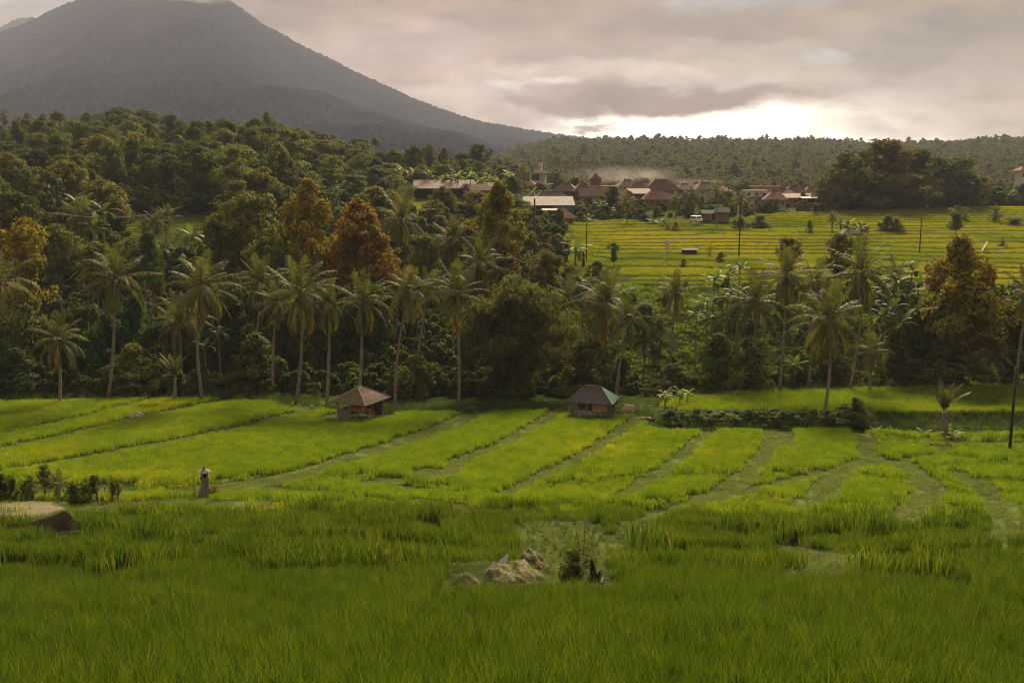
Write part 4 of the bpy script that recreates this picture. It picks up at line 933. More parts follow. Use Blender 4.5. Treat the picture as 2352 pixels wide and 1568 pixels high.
# ================================================================ shrubs on the mown mound, left
for u,vt,w,Y,k,c,l in [(0,1082,36,62,'bush','dark','dark shrub at the left edge of the mown mound'),(28,1090,24,62,'bush','mid','small shrub with a bare black stick, left of the tiny palm'),(56,1098,22,61,'bush','mid','tiny shrub between the bare stick and the tiny palm'),(70,1082,34,60,'layer','light','pale feathery sapling left of the tiny palm'),(100,1060,40,63,'layer','light','tall pale feathery sapling behind the tiny palm'),(168,1104,30,60,'bush','mid','shrub right of the tiny palm'),(196,1100,34,60,'bush','mid','dark leafy shrub in the middle of the mown mound'),(214,1084,26,60,'tall','dark','upright dark shrub, tallest on the mown mound'),(258,1098,20,60,'tall','mid','thin shrub between grey posts on the mown mound'),(268,1092,22,60.5,'layer','light','thin pale sapling by the right post')]:
    tree(u,vt+9,w*(1.8 if k == 'bush' else 1.3),Y,k,c,l,None,'shrub','shrub',trunk=k not in ('bush','column'))
for u,h in [(222,.9),(240,.6),(186,.5)]:
    p = hit(u,1136,50,75); mb = MB(); mb.tube([(0,0,-.2),(.02,0,h*.5),(.06,0,h)],[.05,.045,.035],6); o = mb.build('fence_post',M['grey_wood'],loc=p); tag(o,{222:'tall grey stake right of the upright dark shrub',240:'short grey stake on the mown mound, rightmost',186:'stubby grey stake among the dark shrubs'}[u],'post','stakes on the mown mound')
# ================================================================ village
VM = {}
for k,c1,c2,wv in [('tile_brown',(.15,.098,.062),(.095,.066,.045),('Z',9)),('tile_red',(.22,.105,.065),(.13,.07,.05),('Z',9)),('tile_orange',(.26,.14,.07),(.17,.09,.05),('Z',9)),('tin_pink',(.26,.195,.165),(.185,.14,.12),('X',3)),('tin_white',(.50,.46,.42),(.36,.33,.30),('X',3)),('tin_green',(.16,.22,.17),(.11,.15,.12),('X',3)),('thatch',(.15,.12,.085),(.09,.07,.05),('Z',12))]:
    VM[k] = simple(k,c1,c2,.8,.85,.4,wave=wv)
for k,c1,c2 in [('wall_white',(.52,.49,.44),(.36,.33,.29)),('wall_cream',(.50,.40,.27),(.38,.30,.21)),('wall_grey',(.26,.25,.24),(.17,.16,.155)),('wall_brick',(.24,.13,.085),(.15,.085,.06)),('wall_tan',(.34,.24,.13),(.24,.17,.10)),('opening_shade',(.02,.018,.016),(.012,.011,.01)),('tarp',(.02,.14,.42),(.015,.09,.30)),('ochre',(.45,.30,.08),(.34,.22,.06))]:  # the near-black entry paints the shade inside open sheds and the niche
    VM[k] = simple(k,c1,c2,.7,.85,.3)
VM['glass'] = simple('glass',(.03,.035,.04),(.02,.02,.025),1,.15,0,.6)
def house(u,v,Y,w,d,hw,hr,wall,roof,lab,rz=.2,kind='hip',over=1.0,wins=2,storeys=1,group='houses of the village',name='house',cat='house',extra=None):
    """u,v: middle of the front wall foot"""
    w *= .88; d *= .9; hw *= .85
    p = P(u,v,Y); e = empty(name,p,lab,cat,group,rz)
    mb = MB(); mb.box(-w/2,w/2,0,d,-5,hw); mb.build('wall',VM[wall],e)
    o = over; ov = .12
    mb = MB(); z0 = hw-.15; z1 = hw+hr
    if kind == 'hip':
        rl = max(w-d,w*.15)/2; vs = [(-w/2-o,-o,z0),(w/2+o,-o,z0),(w/2+o,d+o,z0),(-w/2-o,d+o,z0),(-rl,d/2,z1),(rl,d/2,z1)]
        vs += [(x,y,z-ov) for x,y,z in vs[:4]]
        mb.add(vs,[(0,1,5,4),(1,2,5),(2,3,4,5),(3,0,4),(6,7,1,0),(7,8,2,1),(8,9,3,2),(9,6,0,3),(9,8,7,6)])
    elif kind == 'gable':
        vs = [(-w/2-o,-o,z0),(w/2+o,-o,z0),(w/2+o,d+o,z0),(-w/2-o,d+o,z0),(-w/2-o,d/2,z1),(w/2+o,d/2,z1)]; vs += [(x,y,z-ov) for x,y,z in vs[:4]]
        mb.add(vs,[(0,1,5,4),(2,3,4,5),(1,2,5),(3,0,4),(6,7,1,0),(7,8,2,1),(8,9,3,2),(9,6,0,3),(9,8,7,6)])
    elif kind == 'lean':
        mb.add([(-w/2-o,-o,hw),(w/2+o,-o,hw),(w/2+o,d+o,z1),(-w/2-o,d+o,z1),(-w/2-o,-o,hw+ov),(w/2+o,-o,hw+ov),(w/2+o,d+o,z1+ov),(-w/2-o,d+o,z1+ov)],[(3,2,1,0),(4,5,6,7),(0,1,5,4),(1,2,6,5),(2,3,7,6),(3,0,4,7)])
    elif kind == 'flat':
        mb.box(-w/2-o,w/2+o,-o,d+o,hw+.003,hw+.22)
    r = mb.build('roof',VM[roof],e)
    if kind == 'hip':
        mb = MB(); rl = max(w-d,w*.15)/2; mb.tube([(-rl,d/2,z1),(rl,d/2,z1)],.13,5); mb.lathe([(.12,z1),(.2,z1+.25),(.05,z1+.7)],6,(-rl,d/2)); mb.build('ridge_tiles',VM['tile_red'],r)
    hs = hw/storeys
    for s in range(storeys):
        for i in range(wins):
            x = -w/2+w*(i+.5)/wins+.2; z = s*hs+hs*.38
            isd = (i == wins//2 and s == 0)
            mb = MB(); mb.box(x-.5,x+.5,-.06,.05,(.0 if isd else z),z+hs*.36); q = mb.build('door' if isd else 'window',VM['wall_brick'] if isd else M['grey_wood'],e)
            if not isd: mb = MB(); mb.box(x-.4,x+.4,-.085,-.062,z+.1,z+hs*.36-.1); mb.build('pane',VM['glass'],q)
    return e
H = [
 (1178,446,352,7,5,2.6,2.2,'wall_tan','tile_brown','small brown roofed house left of the yellow green tree',.3,'hip'),
 (1212,440,362,6,5,2.4,2.1,'wall_cream','tile_orange','little orange roofed house under the village palm on the rise',-.2,'hip'),
 (1268,470,338,13,6,2.2,2.6,'wall_tan','tile_brown','wide dark roofed house behind the long tin roof',.1,'hip'),
 (1296,452,352,9,6,2.4,2.6,'wall_brick','thatch','steep brown roofed house above the tin roofed shed',-.3,'hip'),
 (1340,456,350,6,5,3.0,3.2,'wall_brick','tile_brown','narrow tall roofed house left of the arched window building',.1,'hip'),
 (1372,468,344,12,6,3.0,2.6,'wall_white','tile_brown','white walled house with broad brown roof left of the black tree',.05,'gable'),
 (1447,440,372,9,6,2.2,2.4,'wall_white','tile_brown','brown roofed house behind the black round tree',.2,'hip'),
 (1466,452,356,9,6,2.6,2.8,'wall_brick','tile_red','russet roofed brick house right of the black round tree',-.1,'hip'),
 (1479,470,340,7,6,4.2,1.6,'wall_brick','tin_pink','red brick house with dark porch behind the front village palm',.25,'lean'),
 (1512,474,336,11,7,2.8,3.0,'wall_tan','tile_red','big russet roofed house with ochre shutters in the village centre',.1,'hip'),
 (1522,452,360,13,8,3.0,3.6,'wall_tan','tile_brown','largest brown roof of the village, just behind the ochre shuttered house',.05,'hip'),
 (1545,446,372,8,6,2.6,2.4,'wall_brick','thatch','brown roofed house left of the two crossing palms',.3,'hip'),
 (1576,448,368,9,6,2.4,2.0,'wall_grey','tile_brown','grey walled house seen between the two village palms',0,'hip'),
 (1604,450,372,8,6,2.6,2.0,'wall_brick','tile_red','reddish roofed house between two village palms',-.1,'gable'),
 (1626,452,366,10,6,3.2,2.4,'wall_white','tile_brown','dark roofed house with white sheets, left of the bare posts',.15,'hip'),
 (1660,452,372,8,6,2.4,2.0,'wall_tan','tile_orange','low orange roofed house hidden among palms left of the bare posts',.3,'hip'),
 (1808,462,352,9,6,2.4,2.2,'wall_brick','tile_red','russet roof right next to the cream upper house',.2,'hip'),
 (1826,456,362,9,6,2.4,2.6,'wall_grey','tile_brown','second brown roof in the row right of the cream house',-.1,'hip'),
 (1850,456,364,9,6,2.4,2.8,'wall_brick','tile_red','peaked russet roof in the middle of the right hand row',.1,'hip'),
 (1872,458,362,9,6,2.4,2.6,'wall_grey','tile_brown','last brown roof before the grove',.2,'hip'),
 (1840,470,346,10,5,2.6,1.4,'wall_tan','tin_pink','low pink roofed outbuilding below the right hand row of roofs',.0,'lean'),
 (1878,468,348,8,5,2.2,2.2,'wall_brick','tile_brown','small dark peaked roof beside the white roofed shed',-.2,'hip'),
 (1760,452,356,11,7,4.0,.5,'wall_cream','tile_red','cream walled flat roofed house standing above the others at the right',-.05,'flat'),
 (1887,446,366,6,5,3.0,.5,'wall_white','tile_orange','white box house touching the grove',0,'flat'),
 (1102,446,338,7,5,1.6,2.0,'wall_grey','tile_brown','dark gabled hut at the right end of the long pink roof',.5,'gable'),
 (1118,438,346,7,4,1.4,1.4,'wall_grey','thatch','low dark lean shed beside the gabled hut',.2,'lean'),
 (2262,432,420,7,5,1.6,2.6,'wall_brick','tile_brown','dark peaked roof among the thicket right of the grove',.1,'hip'),
 (2356,416,420,5,5,5.2,1.8,'wall_white','tile_red','house with red roof at the right edge beyond the grove',.1,'hip')]
for h in H:
    house(*h)
e = house(1735,472,336,8.5,6,5.6,.5,'wall_white','tin_white','pale two storey concrete house at the right of the village',-.08,'flat',wins=3,storeys=2,over=.3)
mb = MB(); mb.box(-4.4,4.4,-1.2,-.02,2.75,2.9); mb.build('balcony',M['concrete'],e)
e = house(1781,478,330,7.5,6,3.4,2.4,'wall_white','tile_orange','white house with temple style tiled roof and small porch',.0,'hip',over=1.0,wins=3)
mb = MB(); mb.box(-.9,.9,-1.6,-.1,0,.2); mb.tube([(-.8,-1.5,.2),(-.8,-1.5,2.2)],.1,6); mb.tube([(.8,-1.5,.2),(.8,-1.5,2.2)],.1,6); mb.build('porch',VM['wall_brick'],e)
mb = MB(); mb.add([(-1.2,-1.9,2.2),(1.2,-1.9,2.2),(1.2,-.1,2.2),(-1.2,-.1,2.2),(0,-1,3.4)],[(0,1,4),(1,2,4),(2,3,4),(3,0,4),(3,2,1,0)]); mb.build('porch_roof',VM['tile_brown'],e)
# white terraced house on the rise
e = empty('terraced_house',P(1234,416,395),'white three level house with open terraces alone on the rise','house',None,-.15)
mb = MB(); mb.box(-3,3,0,5,-4,3.0); mb.box(-1.6,1.6,.5,4,3.2,5.6); mb.build('wall',VM['wall_white'],e)
mb = MB(); mb.box(-1.2,4.4,-1.8,5.2,3.003,3.25); mb.box(-1.2,4.4,-1.8,-1.7,3.253,4.0); mb.build('terrace',VM['wall_white'],e)
mb = MB(); mb.box(-4.2,1.2,-.6,4.6,5.603,5.8); mb.box(.2,1.7,1,3,5.803,7.2); mb.build('roof',VM['wall_cream'],e)
mb = MB(); mb.box(2.5,6.0,-1.4,3,-1.2,-1.0); mb.build('lower_terrace',VM['wall_white'],e)
mb = MB(); mb.box(-2.2,.8,-.05,.04,.4,2.6); mb.build('window',VM['glass'],e)
# pagoda roofed tower with an arched window
e = empty('tower_house',P(1370,446,356),'flat roofed white building carrying a red brick tower with pagoda roof','house',None,.0); e.scale = (.8,.8,.75)
mb = MB(); mb.box(-4,5,0,6,-4,3.6); mb.build('wall',VM['wall_white'],e)
mb = MB(); mb.box(-4.5,8,-.6,6.6,3.603,3.9); mb.build('roof',VM['wall_cream'],e)
mb = MB(); mb.box(-2.6,2.2,1.5,5,3.903,7.2); mb.build('tower',VM['wall_brick'],e)
mb = MB(); mb.add([(-3.4,.7,7.1),(3.0,.7,7.1),(3.0,5.8,7.1),(-3.4,5.8,7.1),(-1.4,2.4,8.3),(1,2.4,8.3),(1,4.1,8.3),(-1.4,4.1,8.3),(-.2,3.2,9.9)],[(0,1,5,4),(1,2,6,5),(2,3,7,6),(3,0,4,7),(4,5,8),(5,6,8),(6,7,8),(7,4,8),(3,2,1,0)]); mb.build('tower_roof',VM['tile_brown'],e)
mb = MB(); mb.box(.2,1.8,-.07,.03,.6,2.2); mb.lathe([(.8,0),(.8,.1)],12); n0 = len(mb.v)-24; mb.v[n0:] = [(x+1.0,-.07+z,y+2.2) for x,y,z in mb.v[n0:]]; mb.build('arched_window',VM['glass'],e)
mb = MB(); mb.box(-4.2,-.8,-1.2,.0,1.2,3.2,0); mb.build('white_sheet',VM['tin_white'],e)
# long pink tin roof above the small terraces
def openshed(u,v,Y,w,d,hw,hr,roof,lab,rz,np_=6,kind='lean',name='open_shed',extra=None,grp=None):
    e = empty(name,P(u,v,Y),lab,'shed',grp,rz); mb = MB()
    if kind == 'lean': mb.add([(-w/2,0,hw),(w/2,0,hw),(w/2,d,hw+hr),(-w/2,d,hw+hr),(-w/2,0,hw+.1),(w/2,0,hw+.1),(w/2,d,hw+hr+.1),(-w/2,d,hw+hr+.1)],[(3,2,1,0),(4,5,6,7),(0,1,5,4),(1,2,6,5),(2,3,7,6),(3,0,4,7)])
    else: mb.add([(-w/2,0,hw),(w/2,0,hw),(w/2,d,hw),(-w/2,d,hw),(-w/2,d/2,hw+hr),(w/2,d/2,hw+hr)],[(0,1,5,4),(2,3,4,5),(1,2,5),(3,0,4)])
    mb.build('roof',VM[roof],e)
    for i in range(np_):
        x = -w/2+.3+(w-.6)*i/(np_-1); mb = MB(); mb.tube([(x,.25,-4),(x,.25,hw+.03)],.09,6); mb.build('post',M['wood'],e)
    mb = MB(); mb.box(-w/2+.3,w/2-.3,d-.2,d-.05,-4,hw+hr-.15 if kind == 'lean' else hw-.05); mb.build('back_wall',VM['opening_shade'] if not extra else VM['wall_tan'],e)
    return e
openshed(1022,446,338,21,9,1.8,2.8,'tin_pink','very long pink grey tin roof on the slope above the small terraces',.09,9,name='long_shed')
e = openshed(1262,494,312,16,7,2.9,2.6,'tin_white','long pale tin roofed shed with a bright blue tarpaulin',.06,7,name='long_shed')
o = MB().box(.5,4.6,-.12,-.04,.7,2.8).build('tarpaulin',VM['tarp'],None,loc=None); o.location = P(1262,494,312); o.rotation_euler.z = .06; tag(o,'bright blue tarpaulin hanging from the long pale tin roof','tarpaulin')
o = MB().box(4.9,7.6,-.12,-.04,.9,2.8).build('tarpaulin',VM['tarp'],None,loc=None); o.location = P(1262,494,312); o.rotation_euler.z = .06; tag(o,'second narrower blue tarpaulin at the right end of the tin roofed shed','tarpaulin')
openshed(1228,522,288,6.2,5,2.4,1.8,'tile_orange','orange roofed pavilion on thin posts at the left end of the village',.1,4,'gable','pavilion',extra=1)
openshed(1272,510,296,7,4.5,3.4,.3,'tin_white','flat grey roofed shelter above the orange pavilion',0,4,name='shelter')
house(1302,520,290,5,5,3.0,2.8,'wall_tan','tile_orange','orange roofed house right of the pavilion',.5,'hip')
openshed(1862,474,340,6,4,2.6,.5,'tin_white','small shed with bright white roof at the right end of the village',.05,4,name='shelter')
openshed(1630,506,300,4.6,3.6,2.0,1.0,'tin_green','green roofed stall right of the white van, left one of two',.2,3,'gable','market_stall',extra=1,grp='stalls by the van')
openshed(1658,503,298,4.6,3.6,2.0,1.2,'tin_green','green roofed stall near the village edge, right one of two',-.2,3,'gable','market_stall',extra=1,grp='stalls by the van')
e = empty('tilted_panel',P(1492,438,362),'white tilted sheet roof sticking out above the brown roofs','shed',None,.1)
MB().add([(-2.4,0,-1),(1.8,0,-1),(2.4,1.6,2.6),(-1.8,1.6,2.6),(-2.4,.12,-1),(1.8,.12,-1),(2.4,1.72,2.6),(-1.8,1.72,2.6)],[(3,2,1,0),(4,5,6,7),(0,1,5,4),(1,2,6,5),(2,3,7,6),(3,0,4,7)]).build('roof',VM['tin_white'],e)
MB().box(-1.6,1.6,1.8,4,-5,1.0).build('wall',VM['wall_tan'],e)
# field platform with flat sheet roof
p = hit(1588,586,150,330); e = empty('field_shelter',p,'low shelter with flat patched roof on many thin posts, among the bright terraces','shelter',None,.05)
MB().box(-1.9,1.9,-.1,2.6,1.15,1.23).build('roof',VM['tin_pink'],e)
for i in range(9):
    x = -1.7+3.4*i/8; MB().tube([(x,.05,-.3),(x+.04,.05,1.15)],.05,5).build('post',M['wood'],e)
MB().box(-1.7,1.7,2.3,2.4,0,1.1).build('back_wall',VM['opening_shade'],e)
# field hut among bananas on the far terraces
house(1955,545,262,4,3,1.3,1.3,'wall_grey','thatch','small thatched field hut between bananas on the far terraces',.1,'hip',wins=1,group=None,name='field_hut',cat='hut')
# bird house like spirit post
p = hit(1532,578,150,300); e = empty('spirit_house',P(1532,582,216),'small white box shrine on a post by the thin branched tree','shrine')
MB().tube([(0,0,-1.5),(0,0,1.6)],.09,6).build('post',M['grey_wood'],e); MB().box(-.35,.35,-.3,.3,1.6,2.3).build('box',VM['wall_white'],e); MB().add([(-.6,-.5,2.3),(.6,-.5,2.3),(.6,.5,2.3),(-.6,.5,2.3),(-.6,0,2.75),(.6,0,2.75)],[(0,1,5,4),(2,3,4,5),(1,2,5),(3,0,4),(3,2,1,0)]).build('roof',VM['tin_white'],e)
# tilted grey panel right of the golden olive tree
p = P(2264,580,225); e = empty('tilted_panel',(p.x,225,g1(p.x,225)),'grey sheet propped up beside the top of the golden olive tree','shelter')
MB().add([(-.8,0,.2),(.4,0,2.3),(.8,1.6,2.3),(-.4,1.6,.2),(-.8,.08,.12),(.4,.08,2.22),(.8,1.68,2.22),(-.4,1.68,.12)],[(3,2,1,0),(4,5,6,7),(0,1,5,4),(1,2,6,5),(2,3,7,6),(3,0,4,7)]).build('sheet',VM['tin_white'],e); MB().tube([(.4,.5,-.3),(.4,.5,2.2)],.05,5).build('post',M['wood'],e)
# bare posts left of the cream house
for i in range(7):
    o = MB().tube([(0,0,-4),(.1,0,3.2+.5*math.sin(i*2))],.13,5).build('bare_post',M['pole'],loc=P(1716+i*11-55+0,452,358)); tag(o,'dark bare post in the row left of the cream walled house','post','row of bare posts in the village')
# van
def van():
    p = P(1599,511,294); e = empty('van',p,'white minibus parked at the village edge under the palms','van',None,.35)
    w,l = 1.75,4.2; sec = [(-l/2,.35),(-l/2,1.0),(-l/2+.35,1.15),(-l/2+.75,1.95),(l/2-.1,1.95),(l/2,1.1),(l/2,.35)]
    vs = [(-w/2,y,z) for y,z in sec]+[(w/2,y,z) for y,z in sec]; n = len(sec)
    f = [tuple(range(n)),tuple(range(2*n-1,n-1,-1))]+[(i,i+n,(i+1)%n+n,(i+1)%n) for i in range(n)]
    MB().add(vs,f).build('body',simple('van_paint',(.72,.72,.70),(.66,.66,.64),1,.4,0,.5),e,bevel=.08)
    dg = VM['glass']
    MB().add([(-.72,-l/2+.40,1.22),(.72,-l/2+.40,1.22),(.68,-l/2+.70,1.82),(-.68,-l/2+.70,1.82)],[(0,1,2,3)]).build('windscreen',dg,e,loc=(0,-.04,0))
    for sx in (-1,1):
        for i in range(3): y = -l/2+1.0+i*1.05; x = sx*(w/2+.012); MB().box(min(x,x-sx*.01),max(x,x-sx*.01),y,y+.88,1.2,1.72).build('window',dg,e)
        for y in (-l/2+.8,l/2-.8):
            mb = MB(); mb.tube([(sx*(w/2-.18),y,.33),(sx*(w/2+.02),y,.33)],.33,14); t_ = mb.build('wheel',M['black_stone'],e); mb = MB(); mb.tube([(sx*(w/2+.02),y,.33),(sx*(w/2+.03),y,.33)],.18,12); mb.build('rim',VM['wall_grey'],t_)
        mb = MB(); mb.tube([(sx*.62,-l/2-.02,.75),(sx*.62,-l/2+.02,.75)],.13,10); mb.build('headlight',VM['tin_white'],e)
    MB().box(-.85,.85,-l/2-.08,-l/2-.005,.35,.52).build('bumper',VM['wall_grey'],e)
van()
# ================================================================ poles and wires
def pole(u,vt,vb,Y,rad,lab,arm=False,grp='wooden power poles',terr=True):
    t_ = P(u,vt,Y); b_ = P(u,vb,Y); gz = min(b_.z, g1(b_.x,Y)) if terr else b_.z
    e = empty('power_pole',(t_.x,Y,gz),lab,'pole',grp); h = t_.z-gz
    MB().tube([(0,0,-.5),(0,0,h)],[rad,rad*.7],10).build('shaft',M['pole'],e,True)
    if arm: MB().box(-.7,.7,-.06,.06,h-.5,h-.38).build('crossarm',M['pole'],e)
    return Vector((t_.x,Y,t_.z))
A1 = pole(1228,456,602,192,.22,'dark power pole at the left end of the bright terraces')
A2 = pole(1348,508,572,214,.14,'short dark pole near the tall banana plant')
A3 = pole(1702,455,568,222,.16,'dark power pole crossing the village edge palm')
A4 = pole(2117,502,570,226,.16,'slim dark pole alone on the far terraces at the right')
A5 = pole(1062,428,492,300,.16,'power pole with crossarm above the small middle terraces, left one of two',True)
A6 = pole(1069,430,490,302,.14,'power pole above the small middle terraces, right one of two')
A7 = pole(490,442,500,262,.13,'pale pole end on the wooded left slope at the top of the sagging wire')
A8 = pole(1049,486,512,262,.14,'short black pole stub left of the olive brown pyramid tree')
A9 = pole(2335,842,1056,84,.14,'thick black concrete pole at the right edge, nearest of all',grp=None)
def wire(a,b,sag,lab,r=.02,grp='overhead wires'):
    pts = [a.lerp(b,i/16)-Vector((0,0,sag*4*(i/16)*(1-i/16))) for i in range(17)]
    o = MB().tube(pts,r,4).build('overhead_wire',M['pole']); tag(o,lab,'wire',grp)
wire(A7,P(90,486,150),3.0,'black wire sagging across the wooded left slope',.035)
for i in range(3): wire(A9-Vector((0,0,.3+.75*i)),P(1480,700+18*i,150),1.2,'thin wire running from the thick black pole towards the green slope, one of three parallel',.010)
# ================================================================ cattle shed with tiled roof
def cattle_shed():
    b = hit(806,966,80,125)+Vector((0,0,.35)); Y = b.y; e = empty('cattle_shed',b,'open cattle shed with mossy tiled hip roof among the rice','shed',None,-.45)
    w,d,hw = 3.3,3.6,1.55
    tm = simple('mossy_tile',(.24,.17,.12),(.19,.19,.07),1.2,.9,.5,brick=(.16,.16,.02,(math.pi/2,0,0)))
    tm2 = simple('side_tile',(.21,.14,.11),(.14,.10,.08),1.2,.9,.5,brick=(.16,.16,.02,(math.pi/2,0,math.pi/2)))
    o = .55; rl = .25; z1 = hw+1.35
    A = [(-w/2-o,-o,hw),(w/2+o,-o,hw),(w/2+o,d+o,hw),(-w/2-o,d+o,hw)]; r0 = (0,d/2-rl-.2,z1); r1 = (0,d/2+rl,z1)
    me = bpy.data.meshes.new('roof'); me.from_pydata(A+[r0,r1]+[(x,y,z-.08) for x,y,z in A],[],[(0,1,4),(1,2,5,4),(2,3,5),(3,0,4,5),(6,7,1,0),(7,8,2,1),(8,9,3,2),(9,6,0,3),(9,8,7,6)])
    me.materials.append(tm); me.materials.append(tm2); me.polygons.foreach_set('material_index',[0,1,0,1,0,0,0,0,0]); me.update(); rf = ob('roof',me,e)
    mb = MB()
    for a,c in ((A[0],r0),(A[1],r0),(A[2],r1),(A[3],r1),(r0,r1)): mb.tube([a,c],.07,6)
    mb.build('ridge_tiles',simple('ridge_clay',(.30,.25,.15),(.20,.15,.10),3,.9,.4),rf)
    for x,y in ((-w/2,0),(-.1,0),(w/2-.1,0),(w/2-.1,d),(-w/2,d),(w/2-.1,d*.5)): MB().tube([(x,y,-.6),(x,y,hw+.2)],.075,7).build('post',M['concrete'],e)
    MB().box(-w/2+.1,-.25,-.04,.08,-.5,.62).build('front_wall',M['rock'],e)
    MB().box(-w/2+.08,w/2-.2,d-.1,d-.02,-.4,hw-.1).build('back_wall',VM['opening_shade'],e)
    MB().box(-w/2-.06,-w/2+.05,.1,d-.1,-.4,.6).build('side_wall',M['concrete'],e)
    MB().tube([(-w/2+.1,.02,.72),(w/2-.15,.02,.68)],.04,6).build('rail',M['grey_wood'],e)
    for i in range(9):
        y = 1.0+i*.27; o_ = MB().tube([(w/2+.55+.1*math.sin(i*3),y,-.15),(w/2+.02,y+.12*math.sin(i*5),1.45+.08*math.sin(i))],.035,5).build('plank',M['wood']); o_.location = b; o_.rotation_euler.z = -.45; tag(o_,'weathered pole leaning on the right side of the cattle shed','plank','poles leaning on the cattle shed')
    # cow
    me = bpy.data.meshes.new('cow'); 
    V = [(0,0,.98),(.45,0,1.0),(.8,0,1.03),(-.45,0,.98),(-.75,0,1.0),(-1.0,0,1.15),(-1.22,0,1.22),(-1.42,0,1.08),(-1.52,0,.98),
         (.78,.17,.85),(.84,.17,.52),(.80,.17,.28),(.80,.17,.04),(.78,-.17,.85),(.84,-.17,.52),(.80,-.17,.28),(.80,-.17,.04),
         (-.62,.17,.85),(-.62,.17,.45),(-.62,.17,.25),(-.62,.17,.04),(-.62,-.17,.85),(-.60,-.17,.45),(-.62,-.17,.25),(-.62,-.17,.04),(.98,0,1.08),(1.02,0,.75),(1.02,0,.4),
         (-1.2,.16,1.3),(-1.2,-.16,1.3)]
    E = [(0,1),(1,2),(0,3),(3,4),(4,5),(5,6),(6,7),(7,8),(2,9),(9,10),(10,11),(11,12),(2,13),(13,14),(14,15),(15,16),(4,17),(17,18),(18,19),(19,20),(4,21),(21,22),(22,23),(23,24),(2,25),(25,26),(26,27),(6,28),(6,29)]
    R = [.36,.36,.32,.37,.30,.22,.16,.12,.08]+[.17,.09,.065,.06]*2+[.14,.085,.06,.06]*2+[.05,.025,.03,.03,.03]
    me.from_pydata(V,E,[]); co = bpy.data.objects.new('cow',me); COL.objects.link(co); me.materials.append(cow_mat())
    sk = co.modifiers.new('s','SKIN'); 
    for i,sv in enumerate(me.skin_vertices[0].data): sv.radius = (R[i],R[i]); sv.use_root = (i == 0)
    sb = co.modifiers.new('u','SUBSURF'); sb.levels = 2; sb.render_levels = 2
    q = Vector((.75,.95,-.25)); q.rotate(e.rotation_euler); co.location = b+q; co.rotation_euler.z = -.15; co.scale = (1,1,.95); tag(co,'tan brown cow with white lower legs standing in the cattle shed','cow')
def cow_mat():
    m,t,o = nt('cow_hide'); tc = N(t,'ShaderNodeTexCoord'); s = N(t,'ShaderNodeSeparateXYZ'); t.links.new(tc.outputs['Object'],s.inputs[0]); p = N(t,'ShaderNodeBsdfPrincipled'); p.inputs['Roughness'].default_value = .8
    t.links.new(mixc(t,mrange(t,s.outputs[2],.40,.52),(.55,.50,.42),(.36,.15,.045)),p.inputs['Base Color']); t.links.new(p.outputs[0],o.inputs[0]); return m
cattle_shed()
